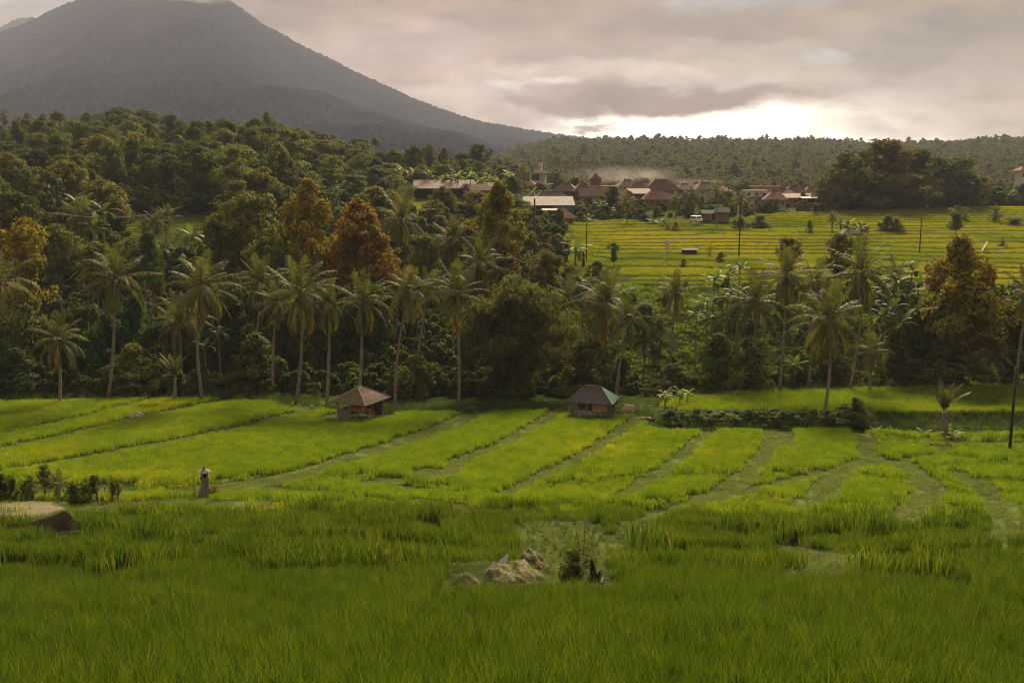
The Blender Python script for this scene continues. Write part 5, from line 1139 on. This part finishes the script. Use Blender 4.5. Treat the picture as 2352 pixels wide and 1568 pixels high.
# ================================================================ hut with dark tin roof
def tin_hut():
    b = hit(1354,962,85,125)+Vector((0,0,.35)); e = empty('tin_roofed_hut',b,'hut with dark sheet hip roof and one green roof side','hut',None,-.30)
    w,d,hw = 3.9,3.0,1.40; o = .5; z1 = hw+1.45; rl = .8
    A = [(-w/2-o,-o,hw),(w/2+o,-o,hw),(w/2+o,d+o,hw+.0),(-w/2-o,d+o,hw)]; r0 = (-rl,d/2,z1); r1 = (rl,d/2,z1)
    dk = simple('dark_sheet',(.075,.066,.066),(.05,.045,.047),.9,.6,.3,wave=('X',2.2)); gr = simple('green_sheet',(.14,.25,.19),(.10,.19,.15),2.5,.6,.3,wave=('Y',2.2))
    me = bpy.data.meshes.new('roof'); me.from_pydata(A+[r0,r1]+[(x,y,z-.05) for x,y,z in A],[],[(0,1,5,4),(1,2,5),(2,3,4,5),(3,0,4),(6,7,1,0),(7,8,2,1),(8,9,3,2),(9,6,0,3),(9,8,7,6)])
    me.materials.append(dk); me.materials.append(gr); me.polygons.foreach_set('material_index',[0,1,0,0,0,1,0,0,0]); me.update(); rf = ob('roof',me,e)
    MB().tube([r0,r1],.07,6).tube([A[1],r1],.04,6).tube([A[0],r0],.04,6).build('ridge_cap',VM['tile_brown'],rf)
    for x in (-w/2,-w/2+.5,-.3,w/2): MB().tube([(x,0,-.6),(x,0,hw+.05)],.06,7).build('post',M['grey_wood'],e)
    for x in (-w/2,w/2): MB().tube([(x,d,-.6),(x,d,hw+.05)],.06,7).build('post',M['grey_wood'],e)
    MB().box(.25,w/2-.15,-.03,.03,.42,hw).build('sheet_wall',simple('rusty_sheet',(.34,.29,.25),(.26,.12,.09),1.2,.7,.3,wave=('Z',1.7)),e)
    MB().box(-1.3,.2,-.02,.04,-.4,.5).build('low_wall',M['concrete'],e)
    MB().box(-w/2+.05,w/2-.05,d-.1,d-.02,-.4,hw*.55).build('back_wall',M['wood'],e)
    MB().box(-w/2-.05,-w/2+.3,.1,.2,-.4,hw).build('door',VM['wall_grey'],e)
    for i in range(9):
        x = .35+i*.2; o_ = MB().tube([(0,0,-.5),(.03*math.sin(i*3),0,.42+.06*math.sin(i*7))],.028,5).build('stake',M['culm'] if i % 2 else M['grey_wood']); q = Vector((x,-.12,0)); q.rotate(e.rotation_euler); o_.location = b+q; tag(o_,'short stake in the row under the rusty sheet wall of the hut','stake','stakes under the hut wall')
    for i,x in enumerate((.85,w/2+.05)):
        q = Vector((x,-.3,0)); q.rotate(e.rotation_euler); o_ = MB().lathe([(.12,-.2),(.14,.1),(.14,.42),(.10,.46)],10).build('barrel',simple('blue_plastic%d' % i,(.05,.16,.28),(.04,.12,.2),3,.5),loc=b+q); tag(o_,('blue tub between the stakes under the hut wall','pale blue tub at the right corner of the hut')[i],'tub')
    for i in range(5):
        q = Vector((w/2+.25+.1*math.sin(i*2),-.2+.15*i,0)); q.rotate(e.rotation_euler); o_ = MB().tube([(0,0,-.4),(.05*math.sin(i),.03,1.35+.15*math.sin(i*3))],.035,6).build('bamboo_pole',M['culm'],loc=b+q); tag(o_,'upright bamboo pole leaning on the right corner of the hut','pole','bamboo poles at the hut corner')
    q = Vector((-.7,-.15,.55)); q.rotate(e.rotation_euler); o_ = MB().box(-.4,.4,-.08,.08,0,.05).build('plank',VM['tin_white'],loc=b+q); o_.rotation_euler = (0,-.08,.2); tag(o_,'white board lying on the low wall of the hut','board')
tin_hut()
# ================================================================ rocks and straw
def rock(u,v,r,lab,mat='rock',sq=.6,name='rock',cat='rock',Y=None):
    global CNT
    CNT += 1
    p = hit(u,v) if Y is None else P(u,v,Y); rg = np.random.default_rng(CNT)
    n,mm = 14,9; vs = []
    for i in range(mm+1):
        for j in range(n):
            th = math.pi*i/mm; ph = 6.283*j/n; d = np.array([math.sin(th)*math.cos(ph),math.sin(th)*math.sin(ph),math.cos(th)])
            k = 1+.28*math.sin(3*d[0]+CNT)+.2*math.sin(5*d[1]+2*CNT)+.12*math.sin(9*d[2]+d[0]*7)+.03*rg.normal(); vs.append(tuple(d*r*k*np.array([1,.9,sq])))
    fs = [(i*n+j,(i+1)*n+j,(i+1)*n+(j+1)%n,i*n+(j+1)%n) for i in range(mm) for j in range(n)]
    o = MB().add(vs,fs).build(name,M[mat] if mat in M else VM[mat],None,False,p); tag(o,lab,cat); return o
rock(1042,1098,.62,'grey boulder beside the yellow mown bank in the middle plots')
rock(312,958,.7,'dark grey stone on the bank between the upper left plots'); rock(716,938,.4,'small grey stone left of the cattle shed'); rock(560,922,.5,'grey stones at the top corner of the second left plot')
rock(1545,1000,.35,'small stone on the mown end of the long right plot') ; rock(1090,938,.5,'dark stone at the head of the wide bank, near the leaning palm')
rock(1484,962,.7,'brown heap of straw beside the head of the long plot','thatch',.35,'straw_heap','heap')
p = hit(1445,945); o = MB().add([(-1.3,0,-.2),(.9,-.2,-.2),(1.0,.9,-.2),(-1.0,1.0,-.2),(-.5,.2,.75),(.6,.1,.7),(.6,.6,.6),(-.3,.7,.65)],[(0,1,5,4),(1,2,6,5),(2,3,7,6),(3,0,4,7),(4,5,6,7)]).build('covered_heap',simple('sacking',(.50,.40,.28),(.36,.30,.22),2,.9,.5),None,False,p); tag(o,'pale sacking cover draped over a heap right of the hut','heap')
# ================================================================ stone shrine
def shrine():
    Y = 62.; pb = P(471,1124,Y); gz = g1(pb.x,Y); b = Vector((pb.x,Y,min(pb.z,gz+.6))); e = empty('stone_shrine',b,'grey stone pillar shrine with small roof and niche on the mown ground','shrine',None,.45)
    s = 1.0
    MB().box(-.36,.36,-.36,.36,-.5,.10).box(-.31,.31,-.31,.31,.103,.22).box(-.27,.27,-.27,.27,.223,.32,.03).build('base',M['stone'],e,bevel=.015)
    bk = simple('shrine_brick',(.36,.34,.30),(.18,.17,.15),6,.95,.8,brick=(.12,.05,.006,(math.pi/2,0,0)))
    MB().box(-.22,.22,-.22,.22,.323,.78,.02).box(-.25,.25,-.25,.25,.783,.84).box(-.235,.235,-.235,.235,.843,.95).box(-.27,.27,-.27,.27,.953,1.0).build('pillar',bk,e,bevel=.01)
    MB().box(-.2,.2,-.1,.2,1.003,1.34).box(-.2,-.09,-.2,-.1,1.003,1.34).box(.09,.2,-.2,-.1,1.003,1.34).box(-.09,.09,-.2,-.1,1.26,1.34).build('niche_box',M['stone'],e)
    MB().box(-.089,.089,-.115,-.103,1.006,1.258).build('niche',VM['opening_shade'],e)  # thin near-black sheet, painted shade at the back of the recess
    MB().add([(-.38,-.38,1.36),(.38,-.38,1.36),(.38,.38,1.36),(-.38,.38,1.36),(-.1,-.1,1.52),(.1,-.1,1.52),(.1,.1,1.52),(-.1,.1,1.52),(-.34,-.34,1.343),(.34,-.34,1.343),(.34,.34,1.343),(-.34,.34,1.343)],[(0,1,5,4),(1,2,6,5),(2,3,7,6),(3,0,4,7),(4,5,6,7),(8,9,1,0),(9,10,2,1),(10,11,3,2),(11,8,0,3),(11,10,9,8)]).build('roof',M['rock'],e)
    MB().lathe([(.07,1.52),(.09,1.56),(.06,1.60),(.085,1.64),(.05,1.68),(.06,1.72),(.02,1.76)],8).build('finial',M['rock'],e)
    e.scale = (1.0,1.0,.96)
    for u,r,h,lab,mt in [(492,.42,.95,'spiky bushy plant with orange lower leaves right of the stone shrine','leaf_olive'),(446,.28,1.05,'thin upright plant left of the stone shrine','leaf_gold')]:
        q = P(u,1122,Y+.2); ee = empty('spiky_plant',(q.x,Y+.2,g1(q.x,Y+.2)),lab,'plant')
        V = []; rg = np.random.default_rng(int(u)); n = 120 if u > 470 else 45
        z = rg.random(n)*h*.6+h*.35; a = rg.random(n)*6.283; e0 = rg.random(n)*1.2-.2
        d = np.stack([np.cos(a)*np.cos(e0),np.sin(a)*np.cos(e0),np.sin(e0)],1); w = unit(np.cross(d,rg.normal(size=d.shape)))
        v,f = rhomb(np.stack([0*z,0*z,z],1)+d*r*.5,d*r*.5,w*.022); ob('leaves',mesh('leaves',v,f,[M[mt]]),ee)
        if u > 470:
            z = rg.random(50)*.3+.1; a = rg.random(50)*6.283; d = unit(np.stack([np.cos(a),np.sin(a),0*a-.9],1)); w = unit(np.cross(d,rg.normal(size=d.shape))); v,f = rhomb(np.stack([0*z,0*z,z+.25],1)+d*.18,d*.18,w*.025); ob('dry_leaves',mesh('dry_leaves',v,f,[M['frond_old']]),ee)
        MB().tube([(0,0,-.2),(0,0,h)],.025,5).build('stem',M['wood'],ee)
shrine()
# ================================================================ black shrine and the leafy bush beside it
Y = 35.; q = P(1366,1332,Y); e = empty('black_shrine',q,'small black carved seat shrine with pointed back in front of the bush','shrine',None,-.25)
MB().box(-.22,.22,-.2,.2,-1.2,-.06).build('pedestal',M['black_stone'],e)
MB().box(-.33,.33,-.24,.24,-.057,.04).build('slab',M['black_stone'],e,bevel=.01)
MB().box(-.2,.2,.08,.18,.043,.24).add([(-.2,.08,.24),(.06,.08,.24),(.06,.18,.24),(-.2,.18,.24),(-.17,.10,.78),(-.13,.10,.78),(-.13,.16,.78),(-.17,.16,.78)],[(0,1,5,4),(1,2,6,5),(2,3,7,6),(3,0,4,7),(4,5,6,7)]).build('back_rest',M['black_stone'],e)
MB().box(-.22,-.14,-.15,.077,.043,.2).box(.14,.22,-.15,.077,.043,.24).lathe([(.03,.24),(.07,.3),(.05,.36),(.02,.40)],8,(.18,-.05)).lathe([(.03,.2),(.06,.26),(.045,.32),(.02,.35)],8,(-.04,-.0)).build('arm_rest',M['black_stone'],e)
def leafy(u,vt,vb,Y,wpx,lab,n=420,leaf=.10,mat='leaf_mid',seed=1):
    b = P(u,vb,Y); t_ = P(u,vt,Y); h = t_.z-b.z; e = empty('bush',b,lab,'bush'); rg = np.random.default_rng(seed); R = wpx/F*Y/2
    mb = MB(); tips = []
    for i in range(22):
        a = rg.random()*6.283; q = R*(.2+.7*rg.random()); hh = h*(.45+.5*rg.random()) if i else h*.98
        if i == 0: q = .05
        pts = [(0,0,-.5),(q*.4*math.cos(a),q*.4*math.sin(a),hh*.5),(q*math.cos(a),q*math.sin(a),hh)]; mb.tube(pts,[.02,.014,.006],5); tips.append(np.array(pts))
    mb.build('stems',M['wood'],e); C = []; D = []
    for p in tips:
        for j in range(n//22):
            s = .25+.75*rg.random(); k = p[1]*(1-s)*2+p[2]*(2*s-1) if s > .5 else p[0]*(1-2*s)+p[1]*2*s
            a = rg.random()*6.283; d = unit(np.array([math.cos(a),math.sin(a),rg.random()*1.0-.35])); C.append(k+d*leaf*1.1); D.append(d*leaf)
    C = np.array(C); D = np.array(D); w = unit(np.cross(D,rg.normal(size=D.shape)+np.array([0,0,1.5])))*leaf*.33; v,f = rhomb(C,D,w)
    ob('foliage',mesh('foliage',v,f,[M[mat]]),e)
leafy(1326,1232,1345,35.6,92,'leafy dark bush with upright stems left of the black shrine',1500,.085,'leaf_mid',3)
leafy(1297,1290,1345,35.0,50,'low broad leaved shoot at the left foot of the leafy bush',500,.085,'leaf_light',4)
leafy(1340,1195,1330,38,110,'thin pale weedy spray rising behind the leafy bush',900,.05,'leaf_light',5)
o = MB().box(-.12,.12,-.01,.01,0,.16).build('rag',VM['tin_white'],loc=P(1322,1300,35.2)); o.rotation_euler = (.3,.4,.3); tag(o,'scrap of white cloth caught in the leafy bush','cloth')
# ================================================================ cut earth bunds with slivers of water
BP = []
def bund(u,v,Y,w,h,d,lab,face='earth',rz=0,lean=.25):
    global CNT
    CNT += 1
    b = P(u,v,Y); n = 27; vs = []; m = 17
    for i in range(n):
        s = i/(n-1)*2-1
        for j in range(m):
            t_ = j/(m-1); yy = (t_-.5)*d
            prof = (1-s*s)**.45 if s < 0 else (1-s**2.6)**.8
            z = 1.05*h*prof*(1-(2*t_-1)**4)**.5; nz_ = float(fbm(np.array([i*.31+u]),np.array([j*.37+v]),CNT,3)[0]); x_ = s*w/2*(1+.25*nz_)+lean*z*.4; vs.append((x_*.9,yy*(1+.2*nz_),z*(.95+.4*nz_)-.35)); BP.append((b.x+x_*math.cos(rz)-yy*math.sin(rz),b.y+x_*math.sin(rz)+yy*math.cos(rz),b.z+vs[-1][2]-.02,s))
    fs = [(i*m+j,(i+1)*m+j,(i+1)*m+j+1,i*m+j+1) for i in range(n-1) for j in range(m-1)]
    o = MB().add(vs,fs).build('bund',bund_mat(),None,True,b); o.rotation_euler.z = rz; tag(o,lab,None,None,'structure'); return o
def bund_mat():
    if 'bund' in M: return M['bund']
    m,t,o = nt('bund'); g = N(t,'ShaderNodeNewGeometry'); s = N(t,'ShaderNodeSeparateXYZ'); t.links.new(g.outputs['Normal'],s.inputs[0]); n1 = noise(t,g.outputs['Position'],3,5,.7); n2 = noise(t,g.outputs['Position'],12,4,.6)
    a = mixc(t,mrange(t,n2,.35,.65),(.135,.135,.050),(.085,.090,.030)); a = mixc(t,mrange(t,n1,.48,.60),a,(.15,.10,.06))
    e_ = mixc(t,mrange(t,n1,.4,.6),(.075,.045,.026),(.035,.022,.015)); f = mrange(t,mth(t,'ADD',s.outputs[2],mth(t,'MULTIPLY',n1,.3)),.55,.8)
    p = N(t,'ShaderNodeBsdfPrincipled'); p.inputs['Roughness'].default_value = .95; t.links.new(mixc(t,f,e_,a),p.inputs['Base Color']); b = N(t,'ShaderNodeBump'); b.inputs['Strength'].default_value = 1; b.inputs['Distance'].default_value = .05; t.links.new(mth(t,'ADD',n1,n2),b.inputs['Height']); t.links.new(b.outputs[0],p.inputs['Normal']); t.links.new(p.outputs[0],o.inputs[0]); M['bund'] = m; return m
bund(1232,1330,37.5,1.0,1.25,3.2,'rounded mown bund end beside the cleared path',rz=.35)
bund(1205,1338,36.0,1.5,1.0,2.6,'broad mown bund end with a bare brown side',rz=.45)
bund(1160,1348,34.5,1.6,1.0,2.2,'mown bund end in front of the brown sided one',rz=.5)
bund(1078,1352,34,.85,.75,2.0,'small round bund end left of the others',rz=.5)
bund(942,1350,32.5,1.1,.5,1.5,'low bund end showing above the near rice',rz=.3); bund(772,1368,31,1.0,.38,1.4,'faint low bund end in the near rice',rz=.3)
def bigmound():
    pts = [(-60,1152),(0,1146),(75,1141),(140,1143),(158,1156),(166,1182),(168,1196)]
    Y0 = 49.; vs = []; n = len(pts); yb = 56.
    top = [P(u,v,Y0+3.0*(1-i/(n-1))) for i,(u,v) in enumerate(pts)]
    rows = 12; W_ = 30
    for i in range(W_+1):
        s = i/W_; u = -80+s*258
        vt = np.interp(u,[-80,0,60,120,150,164,172,178],[1200,1200,1196,1180,1166,1176,1192,1205])   # lip
        vk = np.interp(u,[-80,0,75,120,150,178],[1150,1146,1141,1143,1154,1200])                    # back edge
        vt = vt+7; vk = vk+9; lip = P(u,vt-3,50.0); back = P(u,vk,56.0); foot = P(u+4,1212,49.4); foot.z -= .6
        vs += [foot,(foot*.45+lip*.55)+Vector((0,-.05,0)),lip+Vector((0,-.05,-.08)),lip,lip.lerp(back,.25)+Vector((0,0,.06)),lip.lerp(back,.6)+Vector((0,0,.05)),back,back+Vector((0,1.2,-1.2))]
    for u in np.arange(-78,172,1.6):
        vt = np.interp(u,[-80,0,60,120,150,164,172,178],[1200,1200,1196,1180,1166,1176,1192,1205]); vk = np.interp(u,[-80,0,75,120,150,178],[1150,1146,1141,1143,1154,1200]); vt = vt+7; vk = vk+9; lip = P(u,vt-3,50.0); back = P(u,vk,56.0)
        for s_ in np.arange(0,1,.055): q = lip.lerp(back,s_); BP.append((q.x+.1*math.sin(s_*90+u),q.y,q.z-.02,-1))
    m = 8; fs = [(i*m+j,(i+1)*m+j,(i+1)*m+j+1,i*m+j+1) for i in range(W_) for j in range(m-1)]
    o = MB().add(vs,fs).build('bund',bund_mat(),None,True); tag(o,'mown earth mound with a cut brown face at the left',None,None,'structure')
bigmound()
BPn = np.array([p[:3] for p in BP if p[3] < .8]); kk = (RNG.random(len(BPn)) < .3) | ((BPn[:, 1] > 45) & (RNG.random(len(BPn)) < .9)); BPn = BPn[kk]; scatter('grass','short cropped grass on the bund ends and the earth mound',BPn+RNG.normal(size=BPn.shape)*np.array([.04,.04,0]),RNG.random(len(BPn))*6.28,.3+.35*RNG.random(len(BPn)),RNG.integers(0,4,len(BPn)),bg)
wm,t,o_ = nt('water'); p_ = N(t,'ShaderNodeBsdfPrincipled'); p_.inputs['Base Color'].default_value = (.05,.05,.04,1); p_.inputs['Roughness'].default_value = .06; t.links.new(p_.outputs[0],o_.inputs[0])
wn_ = noise(t,None,3,3); b_ = N(t,'ShaderNodeBump'); b_.inputs['Strength'].default_value = .1; b_.inputs['Distance'].default_value = .02; t.links.new(wn_,b_.inputs['Height']); t.links.new(b_.outputs[0],p_.inputs['Normal'])
for i,(u,v,Y_,w,d) in enumerate([(1054,1335,34.3,.55,2.4),(1120,1322,35.6,.5,2.6),(1152,1308,37.2,.55,2.2),(1208,1284,38.8,.5,2.4)]):
    q = P(u,v,Y_); w *= .62; q.z = g1(q.x,Y_)+.09; o = MB().add([(w/2*math.cos(k*.45)*(1+.25*math.sin(k*2.3+i))+.25*math.sin(k*.45), d/2*math.sin(k*.45)*(1+.15*math.sin(k*3.1+i)), 0) for k in range(14)],[tuple(range(14))]).build('water',wm,loc=q); tag(o,'sliver of still water beside a bund end',None,None,'structure')
# red cordyline plants in the bright terraces
for u,v,Y_,l in [(1340,580,205,'tiny red leaved plant among the bright terraces, right of the short pole'),(1302,556,214,'tiny red leaved plant left of the tall banana'),(2047-0,585,215,'tiny plant on the far terraces right of the bronze trees')]:
    tree(u,v,9,Y_,'column','red',l,None,'red_leaved_plant','plant')
# ---------------------------------------------------------------- sky, sun, haze, camera
def lin(c): return [w_*q_ for w_, q_ in zip((1.10, .97, .92), lin0(c))]
def lin0(c): return [((x/255+.055)/1.055)**2.4 if x > 10 else x/255/12.92 for x in c]
W = bpy.data.worlds.new('World'); SC.world = W; W.use_nodes = True; t = W.node_tree; t.nodes.clear()
SAZ, SEL = math.radians(11), math.radians(35)
out = N(t, 'ShaderNodeOutputWorld'); sky = N(t, 'ShaderNodeTexSky'); sky.sky_type = 'NISHITA'; sky.sun_disc = False
sky.sun_elevation = SEL; sky.sun_rotation = SAZ; sky.dust_density = 2.5
b1 = N(t, 'ShaderNodeBackground'); b1.inputs[1].default_value = .06; t.links.new(sky.outputs[0], b1.inputs[0])
tcx = N(t, 'ShaderNodeTexCoord'); sp = N(t, 'ShaderNodeSeparateXYZ'); t.links.new(tcx.outputs['Generated'], sp.inputs[0])
X, Y, Z = sp.outputs
az = mth(t, 'ARCTAN2', X, Y); el = mth(t, 'ARCSINE', Z)
cb = N(t, 'ShaderNodeCombineXYZ'); t.links.new(az, cb.inputs[0]); t.links.new(el, cb.inputs[1])
AE = cb.outputs[0]
def scaled(vec, sx, sy, off=0):
    m = N(t, 'ShaderNodeMapping'); m.inputs['Scale'].default_value = (sx, sy, 1); m.inputs['Location'].default_value = (off, off*.7, off*.3); t.links.new(vec, m.inputs[0]); return m.outputs[0]
nzc = N(t, 'ShaderNodeTexNoise'); nzc.inputs['Scale'].default_value = 1; nzc.inputs['Detail'].default_value = 7; nzc.inputs['Roughness'].default_value = .58; t.links.new(scaled(AE, 7, 17, 3.1), nzc.inputs['Vector'])
dv = N(t, 'ShaderNodeVectorMath', operation='SUBTRACT'); t.links.new(nzc.outputs['Color'], dv.inputs[0]); dv.inputs[1].default_value = (.5, .5, .5)
dm = N(t, 'ShaderNodeVectorMath', operation='MULTIPLY'); t.links.new(dv.outputs[0], dm.inputs[0]); dm.inputs[1].default_value = (.26, .085, 0)
da = N(t, 'ShaderNodeVectorMath', operation='ADD'); t.links.new(dm.outputs[0], da.inputs[0]); t.links.new(AE, da.inputs[1])
DAE = da.outputs[0]
def ang(u, v):
    a, y, z = ray(u, v); return math.atan2(a, y), math.atan2(z, math.hypot(a, y))
n1 = noise(t, scaled(AE, 5, 14, 9.3), 1.6, 8, .6); n2 = noise(t, scaled(AE, 16, 46, 5.5), 1, 6, .6); n3 = noise(t, scaled(AE, 30, 60, 2.2), 1, 5, .55)
col = mixc(t, mrange(t, az, -.35, .5), lin((188, 158, 138)), lin((158, 142, 112)))
hi = mrange(t, el, .20, .9); col = mixc(t, hi, col, lin((176, 172, 172)))
CB = [  # u, v, ru, rv, colour, strength, inner  (directions of the cloud masses, measured as angles)
 (100, -20, 420, 110, (176, 180, 180), .9, .3), (1820, -25, 330, 55, (160, 172, 182), .9, .3), (640, 20, 300, 70, (148, 132, 122), .85, .1),
 (1050, 60, 420, 120, (166, 144, 132), .75, .2), (760, 140, 160, 70, (206, 186, 178), .8, .1), (1600, 55, 330, 60, (124, 108, 98), .9, .2), (1000, 120, 150, 60, (196, 174, 168), .8, .2),
 (1190, 190, 120, 110, (150, 124, 118), .9, .3), (1060, 205, 130, 50, (212, 188, 182), .7, .2), (1400, 130, 330, 28, (148, 124, 114), .85, .2), (1450, 160, 420, 22, (222, 204, 184), .8, .2), (1700, 110, 380, 28, (178, 166, 146), .7, .2),
 (2170, 90, 420, 60, (98, 90, 78), .95, .2), (2200, 175, 330, 36, (112, 102, 86), .9, .2), (2050, 60, 200, 30, (165, 155, 132), .6, .2), (2352, 250, 420, 110, (160, 143, 112), .9, .1), (1880, 122, 100, 18, (186, 200, 208), .6, .1),
 (1800, 290, 640, 95, (244, 232, 212), .9, .1), (1650, 275, 860, 165, 1.1, .8, 0), (1640, 322, 560, 92, 3.0, 1, .1), (1340, 285, 200, 54, 2.0, .95, .1), (1262, 208, 60, 24, .95, .8, .1), (2100, 300, 260, 50, (206, 192, 166), .6, .1),
 (1560, 226, 330, 42, (140, 116, 106), 1, .55), (1290, 228, 80, 20, (168, 142, 138), .9, .3), (1850, 205, 160, 22, (150, 132, 112), .85, .2), (1180, 262, 120, 26, (198, 170, 164), .7, .2), (1395, 287, 46, 9, (200, 176, 160), .9, .4), (1180, 300, 240, 26, (232, 206, 194), .7, .1)]
for u, v, ru, rv, c, s, inn in CB:
    a0, e0 = ang(u, v)
    m = N(t, 'ShaderNodeVectorMath', operation='SUBTRACT'); t.links.new(DAE, m.inputs[0]); m.inputs[1].default_value = (a0, e0, 0)
    q = N(t, 'ShaderNodeVectorMath', operation='MULTIPLY'); t.links.new(m.outputs[0], q.inputs[0]); q.inputs[1].default_value = (F/ru, F/rv, 0)
    ln = N(t, 'ShaderNodeVectorMath', operation='LENGTH'); t.links.new(q.outputs[0], ln.inputs[0])
    r_ = N(t, 'ShaderNodeMapRange', interpolation_type='SMOOTHSTEP'); t.links.new(ln.outputs['Value'], r_.inputs[0])
    for i, x in zip((1, 2, 3, 4), (1.15, inn, 0, s)): r_.inputs[i].default_value = x
    col = mixc(t, r_.outputs[0], col, lin(c) if isinstance(c, tuple) else (c, c*.90, c*.76))
tex = mth(t, 'ADD', mth(t, 'MULTIPLY', mrange(t, n1, .3, .7, -1, 1), .34), mth(t, 'ADD', mth(t, 'MULTIPLY', mrange(t, n2, .3, .7, -1, 1), .24), mth(t, 'MULTIPLY', mrange(t, n3, .3, .7, -1, 1), .06)))
mul = mth(t, 'ADD', tex, 1.0)
vm = N(t, 'ShaderNodeVectorMath', operation='SCALE'); t.links.new(col, vm.inputs[0]); t.links.new(mul, vm.inputs['Scale'])
b2 = N(t, 'ShaderNodeBackground'); b2.inputs[1].default_value = SKYK; t.links.new(vm.outputs[0], b2.inputs[0])
mx = N(t, 'ShaderNodeMixShader'); mx.inputs[0].default_value = .97; t.links.new(b1.outputs[0], mx.inputs[1]); t.links.new(b2.outputs[0], mx.inputs[2]); t.links.new(mx.outputs[0], out.inputs[0])
sl = bpy.data.lights.new('sun', 'SUN'); sl.energy = SUNE; sl.angle = math.radians(SUNA); sl.color = (1, .80, .54)
so = bpy.data.objects.new('sun', sl); COL.objects.link(so)
dr = Vector((math.sin(SAZ)*math.cos(SEL), math.cos(SAZ)*math.cos(SEL), math.sin(SEL))); so.rotation_mode = 'QUATERNION'; so.rotation_quaternion = dr.to_track_quat('Z', 'Y'); so.location = (0, 0, 900)
# haze
mb = MB(); mb.box(-4600, 4600, -90, 6300, -60, 760)
hm, t, o = nt('haze'); pv = N(t, 'ShaderNodeVolumePrincipled'); pv.inputs['Color'].default_value = HAZEC; pv.inputs['Density'].default_value = HAZED; pv.inputs['Anisotropy'].default_value = -.05
t.links.new(pv.outputs[0], o.inputs['Volume'])
if HAZED: tag(mb.build('haze', hm), 'thin evening haze filling the valley', None, None, 'stuff')
def puff(name, u, v, Y, rx, ry, rz_, dens, lab):
    mb = MB(); mb.lathe([(math.sin(math.pi*i/12)+.001, -math.cos(math.pi*i/12)) for i in range(13)], 20)
    m, t, o = nt(name); pv = N(t, 'ShaderNodeVolumePrincipled'); pv.inputs['Color'].default_value = (.93, .9, .88, 1)
    tc = N(t, 'ShaderNodeTexCoord'); ln = N(t, 'ShaderNodeVectorMath', operation='LENGTH'); t.links.new(tc.outputs['Object'], ln.inputs[0])
    g = N(t, 'ShaderNodeNewGeometry'); fo = mrange(t, ln.outputs['Value'], 1.0, .15, 0, 1); nn = mrange(t, noise(t, g.outputs['Position'], 1.6/rz_*.35, 3, .6), .36, .62, 0, 1)
    t.links.new(mth(t, 'MULTIPLY', mth(t, 'MULTIPLY', mth(t, 'MULTIPLY', fo, fo), nn), dens*6.5), pv.inputs['Density']); t.links.new(pv.outputs[0], o.inputs['Volume'])
    q = mb.build(name, m, None, True, P(u, v, Y)); q.scale = (rx, ry, rz_); tag(q, lab, None, None, 'stuff')
for i, (u, v, Y, a, b_, c_, dn) in enumerate([(1450, 412, 470, 26, 30, 3.4, 0.0048), (1495, 402, 500, 20, 26, 5.0, 0.0040), (1412, 398, 520, 34, 30, 5.5, 0.0029), (1560, 418, 480, 40, 24, 2.6, 0.0035)]): puff('smoke', u, v, Y, a, b_, c_, dn, 'pale smoke drifting above the village roofs')
for i, (u, v, Y, a, b_, c_, dn) in enumerate([(330, -12, 3350, 130, 80, 34, .005), (440, -6, 3300, 150, 80, 30, .006), (520, -14, 3300, 90, 70, 26, .005)]): puff('clouds', u, v, Y, a, b_, c_, dn, 'wisp of cloud clinging to the top of the volcano')
cam = bpy.data.cameras.new('camera'); cam.sensor_width = 36; cam.lens = 36*F/2352; cam.clip_end = 20000; cam.clip_start = .1
co = bpy.data.objects.new('camera', cam); COL.objects.link(co); co.location = (0, 0, 0); co.rotation_euler = (math.pi/2-PITCH, 0, 0); SC.camera = co
SC.view_settings.view_transform = 'Standard'; SC.view_settings.look = 'None'; SC.view_settings.exposure = EXPO; SC.view_settings.gamma = 1
SC.render.engine = 'CYCLES'; cy = SC.cycles; cy.max_bounces = 5; cy.diffuse_bounces = 2; cy.glossy_bounces = 2; cy.transmission_bounces = 3; cy.transparent_max_bounces = 4; cy.volume_bounces = 0
SC.cycles.pixel_filter_type = 'BLACKMAN_HARRIS'; SC.cycles.filter_width = 1.15; cy.volume_step_rate = 2.0; cy.volume_max_steps = 64; cy.use_denoising = DEN; cy.denoiser = 'OPENIMAGEDENOISE'; cy.denoising_input_passes = 'RGB_ALBEDO_NORMAL'; cy.denoising_prefilter = PREF; cy.sample_clamp_indirect = 4; cy.use_adaptive_sampling = True; cy.adaptive_threshold = .02
